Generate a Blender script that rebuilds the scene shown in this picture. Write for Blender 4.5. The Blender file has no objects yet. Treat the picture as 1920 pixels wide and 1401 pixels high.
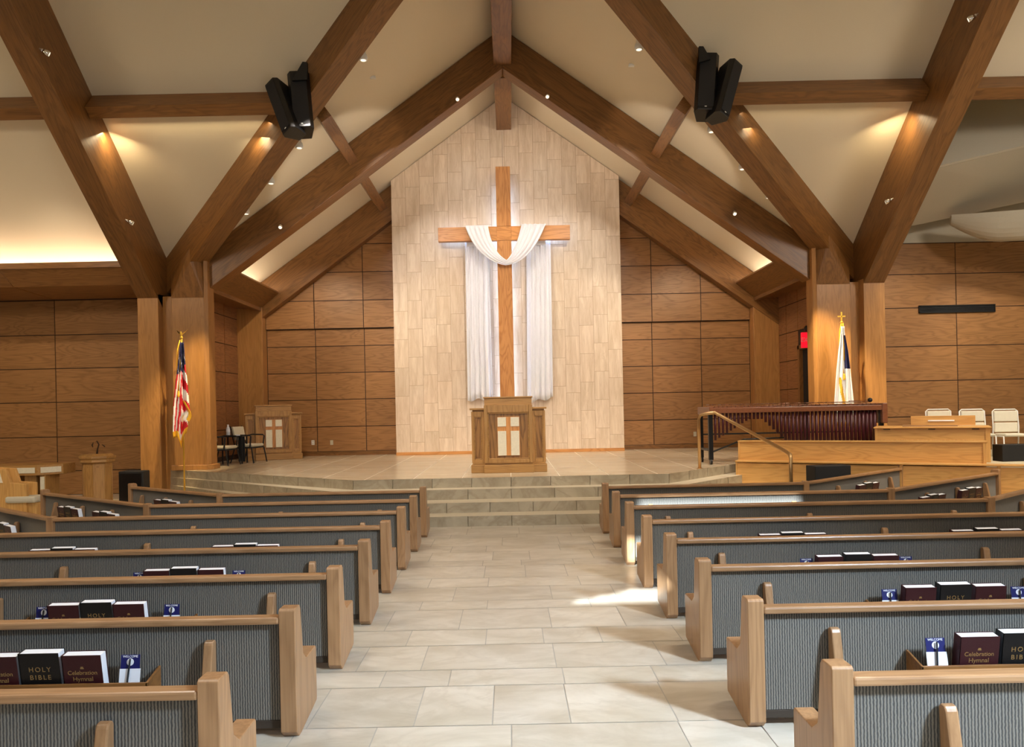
import bpy, bmesh, math, random
from mathutils import Vector, Matrix
random.seed(7)
S = bpy.context.scene
C = S.collection
# ------------------------------------------------------------------ camera survey: turns a spot seen in the photograph into a place in the room
F_, PX, PY, RL, H = 1400.0, 955.5, 767.0, math.radians(1.2), 2.0
c_, s_ = math.cos(RL), math.sin(RL)
def uw(x, y):
    du, dv = x-PX, y-PY
    return du*c_-dv*s_, -du*s_-dv*c_
def at(x, y, d):
    u, w = uw(x, y); return Vector((u*d/F_, d, H+w*d/F_))
def onz(x, y, z):
    u, w = uw(x, y); return at(x, y, (z-H)*F_/w)
def onx(x, y, X):
    u, w = uw(x, y); return at(x, y, X*F_/u)
def onv(x, y, p, e):                      # meets the vertical plane through p along plan direction e
    u, w = uw(x, y); k = u/F_
    # (k*d, d) = p + t*e
    d = (p[0]*e[1]-p[1]*e[0])/(k*e[1]-e[0]); return at(x, y, d)

# ------------------------------------------------------------------ materials
def newmat(name):
    m = bpy.data.materials.new(name); m.use_nodes = True
    nt = m.node_tree; b = nt.nodes['Principled BSDF']; return m, nt, b
def N(nt, t, **k):
    n = nt.nodes.new(t)
    for a, v in k.items():
        if a in n.inputs: n.inputs[a].default_value = v
        else: setattr(n, a, v)
    return n
def L(nt, a, b): nt.links.new(a, b)
def mth(nt, op, a, b=None, clamp=False):
    n = nt.nodes.new('ShaderNodeMath'); n.operation = op; n.use_clamp = clamp
    for i, v in enumerate((a, b)):
        if v is None: continue
        if isinstance(v, (int, float)): n.inputs[i].default_value = v
        else: nt.links.new(v, n.inputs[i])
    return n.outputs[0]
def mix(nt, f, a, b, mode='MIX'):
    n = nt.nodes.new('ShaderNodeMix'); n.data_type = 'RGBA'; n.blend_type = mode
    for i, v in ((0, f), (6, a), (7, b)):
        if isinstance(v, (int, float)): n.inputs[i].default_value = v
        elif isinstance(v, tuple): n.inputs[i].default_value = (*v, 1) if len(v) == 3 else v
        else: nt.links.new(v, n.inputs[i])
    return n.outputs[2]
def sc(r, g, b):
    f = lambda v: ((v/255+.055)/1.055)**2.4 if v > 10 else v/255/12.92
    return (f(r), f(g), f(b))
def plain(name, col, rough=.5, metal=0, emit=None, es=1, noise=0, bump=0, nscale=20, **k):
    m, nt, b = newmat(name)
    b.inputs['Base Color'].default_value = (*col, 1); b.inputs['Roughness'].default_value = rough
    b.inputs['Metallic'].default_value = metal
    tc = N(nt, 'ShaderNodeTexCoord'); nz = N(nt, 'ShaderNodeTexNoise', Scale=nscale, Detail=4.0)
    L(nt, tc.outputs['Object'], nz.inputs['Vector'])
    nn = noise or .06
    cc = mix(nt, nz.outputs[0], tuple(v*(1-nn) for v in col), tuple(min(1, v*(1+nn)) for v in col))
    L(nt, cc, b.inputs['Base Color'])
    if bump:
        bp = N(nt, 'ShaderNodeBump', Strength=bump, Distance=.01); L(nt, nz.outputs[0], bp.inputs['Height']); L(nt, bp.outputs[0], b.inputs['Normal'])
    if emit:
        b.inputs['Emission Color'].default_value = (*emit, 1); b.inputs['Emission Strength'].default_value = es
    return m
def wood(name, light, dark, axis=0, rough=.42, ring=1.0, island=.0, strips=False, shift=.10):
    m, nt, b = newmat(name)
    tc = N(nt, 'ShaderNodeTexCoord'); oi = N(nt, 'ShaderNodeObjectInfo'); ge = N(nt, 'ShaderNodeNewGeometry')
    r = mth(nt, 'ADD', mth(nt, 'MULTIPLY', oi.outputs['Random'], 37.0), mth(nt, 'MULTIPLY', ge.outputs['Random Per Island'], 53.0*island))
    cv = N(nt, 'ShaderNodeCombineXYZ')
    for i in range(3): L(nt, r, cv.inputs[i])
    ad = N(nt, 'ShaderNodeVectorMath', operation='ADD'); L(nt, tc.outputs['Object'], ad.inputs[0]); L(nt, cv.outputs[0], ad.inputs[1])
    src = ad.outputs[0]
    s1 = [3.2]*3; s1[axis] = .45
    s2 = [70.]*3; s2[axis] = 2.2
    m1 = N(nt, 'ShaderNodeMapping', Scale=tuple(s1)); m2 = N(nt, 'ShaderNodeMapping', Scale=tuple(s2))
    L(nt, src, m1.inputs[0]); L(nt, src, m2.inputs[0])
    n1 = N(nt, 'ShaderNodeTexNoise', Scale=1.0, Detail=3.0, Roughness=.45, Distortion=.5); L(nt, m1.outputs[0], n1.inputs['Vector'])
    n2 = N(nt, 'ShaderNodeTexNoise', Scale=1.0, Detail=3.0, Roughness=.6); L(nt, m2.outputs[0], n2.inputs['Vector'])
    w = mth(nt, 'SINE', mth(nt, 'MULTIPLY', n1.outputs[0], 75.0))
    w = mth(nt, 'POWER', mth(nt, 'ADD', mth(nt, 'MULTIPLY', w, .5), .5), 2.2)
    f = mth(nt, 'ADD', mth(nt, 'MULTIPLY', w, .34*ring), mth(nt, 'MULTIPLY', mth(nt, 'SUBTRACT', n2.outputs[0], .3), .9), True)
    col = mix(nt, f, light, dark)
    # board to board tone
    tone = mth(nt, 'ADD', 1-shift, mth(nt, 'MULTIPLY', mth(nt, 'FRACT', mth(nt, 'MULTIPLY', r, 1.37)), 2*shift))
    if strips:
        m3 = N(nt, 'ShaderNodeMapping', Scale=tuple([7. if i != axis else .35 for i in range(3)])); L(nt, src, m3.inputs[0])
        vo = N(nt, 'ShaderNodeTexVoronoi', Scale=1.0); vo.distance = 'CHEBYCHEV'; L(nt, m3.outputs[0], vo.inputs['Vector'])
        sp = N(nt, 'ShaderNodeSeparateColor'); L(nt, vo.outputs['Color'], sp.inputs[0])
        tone = mth(nt, 'MULTIPLY', tone, mth(nt, 'ADD', .93, mth(nt, 'MULTIPLY', sp.outputs[0], .14)))
    cb = N(nt, 'ShaderNodeCombineColor')
    for i in range(3): L(nt, tone, cb.inputs[i])
    col = mix(nt, 1.0, col, cb.outputs[0], 'MULTIPLY')
    L(nt, col, b.inputs['Base Color']); b.inputs['Roughness'].default_value = rough
    bp = N(nt, 'ShaderNodeBump', Strength=.08, Distance=.003); L(nt, n2.outputs[0], bp.inputs['Height']); L(nt, bp.outputs[0], b.inputs['Normal'])
    return m
BL, BD = sc(142, 97, 51), sc(74, 46, 19)
M = {}
for i, a in enumerate('xyz'):
    M['beam_'+a] = wood('oak_beam_'+a, BL, BD, i, .38, .8, strips=True)
    M['pew_'+a] = wood('pew_oak_'+a, sc(176, 136, 96), sc(124, 88, 56), i, .3, .8)
    M['choir_'+a] = wood('light_oak_'+a, sc(224, 174, 102), sc(176, 122, 58), i, .4, .8)
    M['pulpit_'+a] = wood('pulpit_oak_'+a, sc(188, 142, 80), sc(134, 92, 46), i, .4, .9)
    M['cross_'+a] = wood('cross_oak_'+a, sc(214, 150, 84), sc(168, 104, 46), i, .4, 1.3)
M['figured'] = wood('pulpit_panel_oak', sc(172, 124, 66), sc(100, 64, 28), 2, .4, 1.6)
M['panel_x'] = wood('oak_panel_x', sc(172, 124, 74), sc(108, 70, 38), 0, .42, .9, island=1, shift=.08)
M['panel_y'] = wood('oak_panel_y', sc(158, 108, 66), sc(104, 64, 36), 1, .42, 1.0, island=1, shift=.09)
M['pier_z'] = wood('pier_oak_z', sc(176, 126, 70), sc(122, 80, 38), 2, .36, .6, strips=True)
M['groove'] = plain('groove_dark', sc(58, 36, 20), .8)
M['ceil'] = plain('ceiling_plaster', sc(228, 214, 186), .95, noise=.03, bump=.15, nscale=90)
M['plaster'] = plain('plaster_panel', sc(196, 188, 168), .9, bump=.1, nscale=60)
M['black'] = plain('black_gloss', sc(9, 9, 10), .4)
M['blackmatt'] = plain('black_matt', sc(22, 22, 24), .7)
M['chrome'] = plain('chrome', (.8, .8, .8), .15, 1)
M['whitemetal'] = plain('white_metal', sc(235, 235, 230), .4)
M['brass'] = plain('satin_brass', sc(196, 160, 112), .3, .85)
M['gold'] = plain('gold_metal', sc(232, 190, 80), .3, .8)
M['fringe'] = plain('gold_fringe', sc(235, 180, 40), .7, bump=.6, nscale=150)
M['cream'] = plain('cream_fabric', sc(205, 196, 172), .9, bump=.3, nscale=200)
M['beigevinyl'] = plain('beige_padding', sc(222, 216, 196), .6)
M['inlay'] = plain('white_stone_inlay', sc(232, 224, 200), .6, noise=.12, nscale=30)
M['red'] = plain('flag_red', sc(200, 24, 40), .8); M['white'] = plain('flag_white', sc(240, 238, 236), .8)
M['railbrown'] = plain('dark_rail', sc(58, 47, 35), .8)
M['navy'] = plain('flag_navy', sc(18, 22, 74), .8)
M['paper'] = plain('paper_white', sc(246, 249, 254), .6, noise=.01)
M['cardblue'] = plain('card_navy', sc(20, 24, 92), .5)
M['maroon'] = plain('maroon_cover', sc(58, 16, 22), .45, bump=.3, nscale=300)
M['bibleblk'] = plain('black_cover', sc(12, 12, 14), .45, bump=.3, nscale=300)
M['goldink'] = plain('gold_ink', sc(150, 118, 70), .4)
M['marred'] = plain('resonator_red', sc(66, 12, 24), .4, .1)
M['rosewood'] = wood('rosewood', sc(134, 84, 56), sc(80, 42, 26), 1, .3, .5)
M['exit'] = plain('exit_red', sc(240, 20, 40), .5, emit=(1, .01, .03), es=.9)
M['led'] = plain('led_white', (.9, .95, 1), .5, emit=(.45, .64, 1.0), es=5)
M['lens'] = plain('lamp_lens', (1, .95, .85), .5, emit=(1, .9, .7), es=1.2)
M['glassy'] = plain('clear_plastic', sc(225, 232, 238), .1)
M['carpet'] = plain('riser_carpet', sc(206, 196, 170), .95, bump=.4, nscale=150)
M['rackwood'] = M['pew_x']
# woven pew fabric: fine vertical ribs
def fabric():
    m, nt, b = newmat('ribbed_fabric')
    tc = N(nt, 'ShaderNodeTexCoord'); sp = N(nt, 'ShaderNodeSeparateXYZ'); L(nt, tc.outputs['Object'], sp.inputs[0])
    nz = N(nt, 'ShaderNodeTexNoise', Scale=55.0, Detail=2.0); L(nt, tc.outputs['Object'], nz.inputs['Vector'])
    ph = mth(nt, 'ADD', mth(nt, 'MULTIPLY', sp.outputs[0], 2*math.pi/.0155), mth(nt, 'MULTIPLY', nz.outputs[0], 3.0))
    w = mth(nt, 'ADD', mth(nt, 'MULTIPLY', mth(nt, 'SINE', ph), .5), .5)
    col = mix(nt, w, sc(57, 56, 55), sc(132, 125, 111))
    L(nt, col, b.inputs['Base Color']); b.inputs['Roughness'].default_value = .85
    b.inputs['Sheen Weight'].default_value = .2
    bp = N(nt, 'ShaderNodeBump', Strength=.5, Distance=.003); L(nt, w, bp.inputs['Height']); L(nt, bp.outputs[0], b.inputs['Normal'])
    return m
M['fabric'] = fabric()
def stone(name, a, bcol, vein, scale=(1, 1, 1), rough=.25, isl=.10, dist=1.2, contrast=1.0):
    m, nt, b = newmat(name)
    tc = N(nt, 'ShaderNodeTexCoord'); ge = N(nt, 'ShaderNodeNewGeometry')
    r = ge.outputs['Random Per Island']; rr = mth(nt, 'MULTIPLY', r, 41.0)
    cv = N(nt, 'ShaderNodeCombineXYZ')
    for i in range(3): L(nt, rr, cv.inputs[i])
    ad = N(nt, 'ShaderNodeVectorMath', operation='ADD'); L(nt, tc.outputs['Object'], ad.inputs[0]); L(nt, cv.outputs[0], ad.inputs[1])
    mp = N(nt, 'ShaderNodeMapping', Scale=scale); L(nt, ad.outputs[0], mp.inputs[0])
    n1 = N(nt, 'ShaderNodeTexNoise', Scale=1.6, Detail=6.0, Roughness=.6, Distortion=dist); L(nt, mp.outputs[0], n1.inputs['Vector'])
    n2 = N(nt, 'ShaderNodeTexNoise', Scale=1.1, Detail=7.0, Roughness=.55, Distortion=2.2); L(nt, mp.outputs[0], n2.inputs['Vector'])
    rp = N(nt, 'ShaderNodeMapRange'); rp.inputs[1].default_value = .35; rp.inputs[2].default_value = .65; L(nt, n1.outputs[0], rp.inputs[0])
    col = mix(nt, rp.outputs[0], a, bcol)
    v = mth(nt, 'SUBTRACT', 1.0, mth(nt, 'MULTIPLY', mth(nt, 'ABSOLUTE', mth(nt, 'SUBTRACT', n2.outputs[0], .5)), 16.0), True)
    col = mix(nt, mth(nt, 'MULTIPLY', v, .45*contrast), col, vein)
    tone = mth(nt, 'ADD', 1-isl, mth(nt, 'MULTIPLY', mth(nt, 'FRACT', mth(nt, 'MULTIPLY', r, 17.3)), 2*isl))
    cb = N(nt, 'ShaderNodeCombineColor')
    for i in range(3): L(nt, tone, cb.inputs[i])
    col = mix(nt, 1.0, col, cb.outputs[0], 'MULTIPLY'); L(nt, col, b.inputs['Base Color'])
    b.inputs['Roughness'].default_value = rough
    bp = N(nt, 'ShaderNodeBump', Strength=.06, Distance=.004); L(nt, n1.outputs[0], bp.inputs['Height']); L(nt, bp.outputs[0], b.inputs['Normal'])
    return m
M['floor'] = stone('floor_travertine', sc(214, 204, 186), sc(192, 180, 158), sc(172, 158, 134), (.8, 1.5, 1), .3, .07, .9, .55)
M['grout'] = plain('grout', sc(182, 176, 164), .8)
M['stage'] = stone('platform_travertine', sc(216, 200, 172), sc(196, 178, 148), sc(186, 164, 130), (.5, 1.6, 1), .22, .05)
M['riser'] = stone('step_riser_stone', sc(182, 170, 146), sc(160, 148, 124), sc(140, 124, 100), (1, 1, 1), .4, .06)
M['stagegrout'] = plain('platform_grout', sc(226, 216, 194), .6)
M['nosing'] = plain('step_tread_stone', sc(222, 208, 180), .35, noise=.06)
M['tile'] = stone('wall_travertine', sc(226, 206, 182), sc(206, 182, 154), sc(190, 160, 130), (4.5, 1, .55), .45, .045, .6, .6)
M['tilegrout'] = plain('wall_grout', sc(178, 150, 122), .8)
def cloth():
    m, nt, b = newmat('white_drape')
    b.inputs['Base Color'].default_value = (.88, .88, .92, 1); b.inputs['Roughness'].default_value = .8
    tc = N(nt, 'ShaderNodeTexCoord'); nz = N(nt, 'ShaderNodeTexNoise', Scale=300.0); L(nt, tc.outputs['Object'], nz.inputs['Vector'])
    bp = N(nt, 'ShaderNodeBump', Strength=.1, Distance=.002); L(nt, nz.outputs[0], bp.inputs['Height']); L(nt, bp.outputs[0], b.inputs['Normal'])
    b.inputs['Transmission Weight'].default_value = 0
    return m
M['cloth'] = cloth()

# ------------------------------------------------------------------ geometry helpers
class MB:
    def __init__(s): s.v = []; s.f = []; s.m = []
    def poly(s, pts, mi=0):
        b = len(s.v); s.v += [tuple(p) for p in pts]; s.f.append(tuple(range(b, b+len(pts)))); s.m.append(mi); return s
    def hexa(s, p, mi=0):       # 8 points: bottom 4 ccw, top 4 ccw
        b = len(s.v); s.v += [tuple(q) for q in p]
        for q in ((0, 3, 2, 1), (4, 5, 6, 7), (0, 1, 5, 4), (1, 2, 6, 5), (2, 3, 7, 6), (3, 0, 4, 7)):
            s.f.append(tuple(b+i for i in q)); s.m.append(mi)
        return s
    def box(s, x0, x1, y0, y1, z0, z1, mi=0):
        return s.hexa([(x0, y0, z0), (x1, y0, z0), (x1, y1, z0), (x0, y1, z0), (x0, y0, z1), (x1, y0, z1), (x1, y1, z1), (x0, y1, z1)], mi)
    def prism(s, prof, a, b, axis='x', mi=0):     # prof in the two other axes, extruded a..b
        def P(t, q):
            if axis == 'x': return (t, q[0], q[1])
            if axis == 'y': return (q[0], t, q[1])
            return (q[0], q[1], t)
        n = len(prof); o = len(s.v)
        s.v += [P(a, q) for q in prof]+[P(b, q) for q in prof]
        s.f.append(tuple(o+i for i in range(n))); s.f.append(tuple(o+n+i for i in reversed(range(n)))); s.m += [mi, mi]
        for i in range(n):
            j = (i+1) % n; s.f.append((o+i, o+n+i, o+n+j, o+j)); s.m.append(mi)
        return s
    def tube(s, path, r, n=10, mi=0, cap=True):
        path = [Vector(p) for p in path]; rs = r if isinstance(r, (list, tuple)) else [r]*len(path)
        o = len(s.v); prev = None
        for i, p in enumerate(path):
            t = (path[min(i+1, len(path)-1)]-path[max(i-1, 0)]).normalized()
            a = t.cross(Vector((0, 0, 1)));
            if a.length < .05: a = t.cross(Vector((0, 1, 0)))
            a.normalize(); bb = t.cross(a).normalized()
            if prev is not None and a.dot(prev) < 0: a = -a; bb = -bb
            prev = a
            for k in range(n):
                q = 2*math.pi*k/n; s.v.append(tuple(p+a*math.cos(q)*rs[i]+bb*math.sin(q)*rs[i]))
        for i in range(len(path)-1):
            for k in range(n):
                k2 = (k+1) % n; s.f.append((o+i*n+k, o+i*n+k2, o+(i+1)*n+k2, o+(i+1)*n+k)); s.m.append(mi)
        if cap:
            s.f.append(tuple(o+k for k in range(n))); s.f.append(tuple(o+(len(path)-1)*n+k for k in reversed(range(n)))); s.m += [mi, mi]
        return s
    def lathe(s, prof, cx=0, cy=0, n=20, mi=0, rot=0):  # prof list of (r,z)
        o = len(s.v)
        for r, z in prof:
            for k in range(n):
                q = 2*math.pi*k/n+rot; s.v.append((cx+r*math.cos(q), cy+r*math.sin(q), z))
        for i in range(len(prof)-1):
            for k in range(n):
                k2 = (k+1) % n; s.f.append((o+i*n+k, o+i*n+k2, o+(i+1)*n+k2, o+(i+1)*n+k)); s.m.append(mi)
        s.f.append(tuple(o+k for k in reversed(range(n)))); s.f.append(tuple(o+(len(prof)-1)*n+k for k in range(n))); s.m += [mi, mi]
        return s
    def grid(s, P, mi=0):       # P[i][j] points
        o = len(s.v); n = len(P); m = len(P[0])
        for r in P: s.v += [tuple(q) for q in r]
        for i in range(n-1):
            for j in range(m-1):
                s.f.append((o+i*m+j, o+i*m+j+1, o+(i+1)*m+j+1, o+(i+1)*m+j)); s.m.append(mi(i, j) if callable(mi) else mi)
        return s
    def build(s, name, mat, parent=None, loc=None, bevel=0, smooth=False, solid=0, rot=0, fix=True):
        me = bpy.data.meshes.new(name); me.from_pydata(s.v, [], s.f)
        mats = mat if isinstance(mat, (list, tuple)) else [mat]
        for q in mats: me.materials.append(q)
        me.polygons.foreach_set('material_index', s.m)
        if fix:
            bm = bmesh.new(); bm.from_mesh(me); bmesh.ops.recalc_face_normals(bm, faces=bm.faces); bm.to_mesh(me); bm.free()
        if smooth: me.polygons.foreach_set('use_smooth', [True]*len(me.polygons))
        me.update()
        o = bpy.data.objects.new(name, me); C.objects.link(o)
        if parent is not None: o.parent = parent
        if loc is not None: o.location = loc
        if rot: o.rotation_euler.z = rot
        if solid:
            q = o.modifiers.new('thick', 'SOLIDIFY'); q.thickness = solid; q.offset = 0
        if bevel:
            q = o.modifiers.new('bevel', 'BEVEL'); q.width = bevel; q.segments = 2; q.limit_method = 'ANGLE'; q.angle_limit = .6; q.harden_normals = False
        return o
def tag(o, label=None, cat=None, group=None, kind=None):
    if label: o['label'] = label
    if cat: o['category'] = cat
    if group: o['group'] = group
    if kind: o['kind'] = kind
    return o
def thing(name, label, cat, loc=(0, 0, 0), rz=0, group=None):
    o = bpy.data.objects.new(name, None); C.objects.link(o); o.empty_display_size = .1
    o.location = loc; o.rotation_euler.z = rz; return tag(o, label, cat, group)
def struct(o): o['kind'] = 'structure'; return o
def dup(root, loc, rz, label, group=None):
    r = root.copy(); C.objects.link(r); r.location = loc; r.rotation_euler = (0, 0, rz); r['label'] = label
    if group: r['group'] = group
    for ch in list(root.children):
        q = ch.copy(); C.objects.link(q); q.parent = r
        for g in ch.children:
            d = g.copy(); C.objects.link(d); d.parent = q
    return r
def frame_obj(o, org, ax, up):      # local X along ax, Z near up
    ax = Vector(ax).normalized(); up = Vector(up); y = up.cross(ax).normalized(); z = ax.cross(y).normalized()
    m = Matrix((ax, y, z)).transposed().to_4x4(); m.translation = Vector(org); o.matrix_world = m
    return o
def beam(name, p0, p1, wd, ht, up, label, cat='beam', mat='beam_x', group=None, anchor='bottom', bevel=.008):
    p0, p1 = Vector(p0), Vector(p1); ln = (p1-p0).length
    z0, z1 = (0, ht) if anchor == 'bottom' else (-ht, 0)
    o = MB().box(0, ln, -wd/2, wd/2, z0, z1).build(name, M[mat], bevel=bevel)
    frame_obj(o, p0, p1-p0, up); return tag(o, label, cat, group)
def clip(poly, a, b, c):    # keep a*x+b*z<=c
    out = []
    for i in range(len(poly)):
        p, q = poly[i], poly[(i+1) % len(poly)]; fp, fq = a*p[0]+b*p[1]-c, a*q[0]+b*q[1]-c
        if fp <= 0: out.append(p)
        if (fp < 0 < fq) or (fq < 0 < fp):
            t = fp/(fp-fq); out.append((p[0]+(q[0]-p[0])*t, p[1]+(q[1]-p[1])*t))
    return out
def text_mesh(name, body, size, mat, parent, loc, rot, extrude=.0006, spacing=1.0):
    cu = bpy.data.curves.new(name, 'FONT'); cu.body = body; cu.size = size; cu.extrude = extrude; cu.align_x = 'CENTER'; cu.align_y = 'CENTER'; cu.space_character = spacing
    t = bpy.data.objects.new(name, cu); C.objects.link(t); bpy.context.view_layer.update()
    me = bpy.data.meshes.new_from_object(t.evaluated_get(bpy.context.evaluated_depsgraph_get()))
    bpy.data.objects.remove(t); me.materials.clear(); me.materials.append(mat)
    o = bpy.data.objects.new(name, me); C.objects.link(o)
    if parent is not None: o.parent = parent
    o.location = loc; o.rotation_euler = rot; return o

ZP = .72                                    # platform height
RZ, NS, TS = 11.07, .72, .838               # ridge height, nave roof slope, transept roof slope
Nz = lambda x: RZ-NS*abs(x)
Tz = lambda y: 20.99-TS*y
# ------------------------------------------------------------------ floor
def tiles(mb, x0, x1, y0, y1, z, heights, widths, gap=.004, keep=None, seed=1):
    rnd = random.Random(seed); y = y0; k = 0
    while y < y1:
        h = heights[k % len(heights)]; k += 1; ye = min(y+h, y1); x = x0-rnd.random()*.6
        while x < x1:
            w = rnd.choice(widths); xe = x+w; a, b = max(x, x0), min(xe, x1)
            if b-a > .03 and (keep is None or keep((a+b)/2, (y+ye)/2)):
                mb.poly([(a+gap, y+gap, z), (b-gap, y+gap, z), (b-gap, ye-gap, z), (a+gap, ye-gap, z)])
            x = xe
        y = ye
mb = MB(); tiles(mb, -15, 15, -4, 19.6, 0, [.45, .68, .34, .60], [.68, .5, 1.05, .85], seed=3)
mb.poly([(-15, -4, -.003), (15, -4, -.003), (15, 22.4, -.003), (-15, 22.4, -.003)], 1)
mb.poly([(-15, -4, -.2), (15, -4, -.2), (15, 22.4, -.2), (-15, 22.4, -.2)], 1)
struct(mb.build('floor', [M['floor'], M['grout']]))
# ------------------------------------------------------------------ platform with four steps
def tier_poly(yf, xc, back):
    dl, dr = (-.805, .594), (.68, .73)
    tl = (17.9-yf)/dl[1]; tr = (16.2-yf)/dr[1]
    return [(-xc, yf), (xc, yf), (xc+dr[0]*tr, 16.2), (9.2, 16.6), (9.2, back), (-8.2, back), (-8.2, 17.9), (max(-8.2, -xc+dl[0]*tl), 17.9)]
st = thing('chancel_platform', 'stone chancel platform with four broad steps across the aisle end', 'platform', (0, 14, 0)); 
st['kind'] = 'structure'
for a in ('label', 'category'): del st[a]
tiers = [(0, .178, 12.78, 3.75), (.178, .355, 13.22, 3.45), (.355, .54, 13.70, 3.18), (.54, ZP, 14.03, 2.97)]
for i, (z0, z1, yf, xc) in enumerate(tiers):
    P = tier_poly(yf, xc, 22.5); n = len(P); mb = MB()
    back = 22.5
    for k in range(n):
        a, b = Vector((*P[k], 0)), Vector((*P[(k+1) % n], 0)); ln = (b-a).length
        front = k in (0, 1, 7) or k == 2 or k == 6
        cuts = max(1, round(ln/.78)) if front else 1
        for c in range(cuts):
            p, q = a.lerp(b, c/cuts), a.lerp(b, (c+1)/cuts)
            if front:
                g = (b-a).normalized()*.004; p = p+g; q = q-g
            mb.poly([(p.x, p.y-14, z0), (q.x, q.y-14, z0), (q.x, q.y-14, z1-.0), (p.x, p.y-14, z1-.0)], 0)
    if i < 3: mb.poly([(x, y-14, z1) for x, y in P], 1)
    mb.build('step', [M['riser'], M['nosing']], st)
# platform paving on top
mb = MB(); PP = tier_poly(14.03, 2.97, 22.5)
mb.poly([(x, y-14, ZP-.002) for x, y in PP], 1)
def clip_poly_convex(poly):
    pl = poly
    # keep inside platform: y>=front, left oblique, right oblique
    pl = clip(pl, 0, -1, -14.03)
    if pl: # left oblique from (-2.97,14.03) dir (-.805,.594): inside is above the line
        nx, ny = -.594, -.805; c = nx*-2.97+ny*14.03; pl = clip(pl, nx, ny, c)
    if pl:
        nx, ny = .73, -.68; c = nx*2.97+ny*14.03; pl = clip(pl, nx, ny, c) if False else pl
    return pl
ty = 14.03; k = 0
while ty < 22.4:
    tx = -8.28
    while tx < 9:
        g = .008; q = [(tx+g, ty+g), (tx+.92-g, ty+g), (tx+.92-g, ty+.92-g), (tx+g, ty+.92-g)]
        q = clip_poly_convex(q)
        if q:
            q = clip(q, .73, -.68, .73*2.97-.68*14.03) if ty < 16.2 and tx < 5.2 else (q if ty > 16.3 or tx < 5.2 else [])
        if len(q) > 2: mb.poly([(x, y-14, ZP) for x, y in q], 0)
        tx += .92
    ty += .92; k += 1
mb.build('paving', [M['stage'], M['stagegrout']], st)

# ------------------------------------------------------------------ panelled walls
def panel_wall(name, cols, rows, y, mat, clipf=None, thick=.25, face=.012, gap=.012, plane='xz', flip=1, backbox=None):
    mb = MB()
    for i in range(len(cols)-1):
        for j in range(len(rows)-1):
            p = [(cols[i]+gap, rows[j]+gap), (cols[i+1]-gap, rows[j]+gap), (cols[i+1]-gap, rows[j+1]-gap), (cols[i]+gap, rows[j+1]-gap)]
            if clipf: p = clipf(p)
            if len(p) < 3: continue
            if plane == 'xz': mb.prism(p, y-face*flip, y, 'y')
            else: mb.prism(p, y-face*flip, y, 'x')
    b = backbox
    if plane == 'xz': mb.prism(b, y, y+thick*flip, 'y', 1)
    else: mb.prism(b, y, y+thick*flip, 'x', 1)
    return struct(mb.build(name, [mat, M['groove']]))
rows = [.84, 1.58, 2.39, 3.19, 3.985, 4.50]
rows2 = [4.50, 5.33, 6.17, 7.0, 7.8, 8.6]
gable = lambda off: (lambda p: clip(clip(p, NS, 1, RZ-off), -NS, 1, RZ-off))
colsL = [-7.2, -5.75, -4.29, -3.0]; colsR = [3.0, 4.29, 5.75, 7.2]
panel_wall('wall_back_left', colsL, rows, 22.30, M['panel_x'], gable(.6), backbox=[(-8.3, 0), (0, 0), (0, 11.2), (-8.3, 5.2)])
panel_wall('wall_back_right', colsR, rows, 22.30, M['panel_x'], gable(.6), backbox=[(0, 0), (8.3, 0), (8.3, 5.2), (0, 11.2)])
for sgn, nm, cols in ((-1, 'left', colsL), (1, 'right', colsR)):       # upper panels stand a little proud
    mb = MB(); g = gable(.6)
    for i in range(3):
        for j in range(len(rows2)-1):
            p = [(cols[i]+.012, rows2[j]+.012), (cols[i+1]-.012, rows2[j]+.012), (cols[i+1]-.012, rows2[j+1]-.012), (cols[i]+.012, rows2[j+1]-.012)]
            p = g(p)
            if len(p) > 2: mb.prism(p, 22.20, 22.22, 'y')
    q = g([(cols[0], 4.50), (cols[3], 4.50), (cols[3], 9.2), (cols[0], 9.2)])
    mb.prism(q, 22.215, 22.31, 'y', 1)
    struct(mb.build('wall_back_upper_'+nm, [M['panel_x'], M['groove']]))
    x0, x1 = (-7.2, -3.3) if sgn < 0 else (3.3, 7.2)
    struct(MB().box(x0, x1, 22.26, 22.3, ZP, .84).build('baseboard_'+nm, M['beam_x'], bevel=.006))
# stone accent wall in the middle
mb = MB(); tw, th = .405, .82; k = 0; x = -3.3+.0
cw = 6.6/16
for i in range(16):
    xa = -3.3+i*cw; z = .79-th*((i*.5+.13*(i % 3)) % 1.0)
    while z < 11.2:
        p = [(xa+.005, max(z, .79)+.005), (xa+cw-.005, max(z, .79)+.005), (xa+cw-.005, z+th-.005), (xa+.005, z+th-.005)]
        if z+th > .82:
            p = gable(.02)(p)
            if len(p) > 2: mb.prism(p, 21.595, 21.605, 'y')
        z += th
mb.prism([(-3.295, ZP), (3.295, ZP), (3.295, RZ-NS*3.295-.03), (0, RZ-.03), (-3.295, RZ-NS*3.295-.03)], 21.60, 22.2, 'y', 1)
struct(mb.build('wall_chancel_stone', [M['tile'], M['tilegrout']]))
struct(MB().box(-3.3, 3.3, 21.56, 21.60, ZP, .81).build('baseboard_stone_wall', M['cross_x'], bevel=.005))
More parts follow.
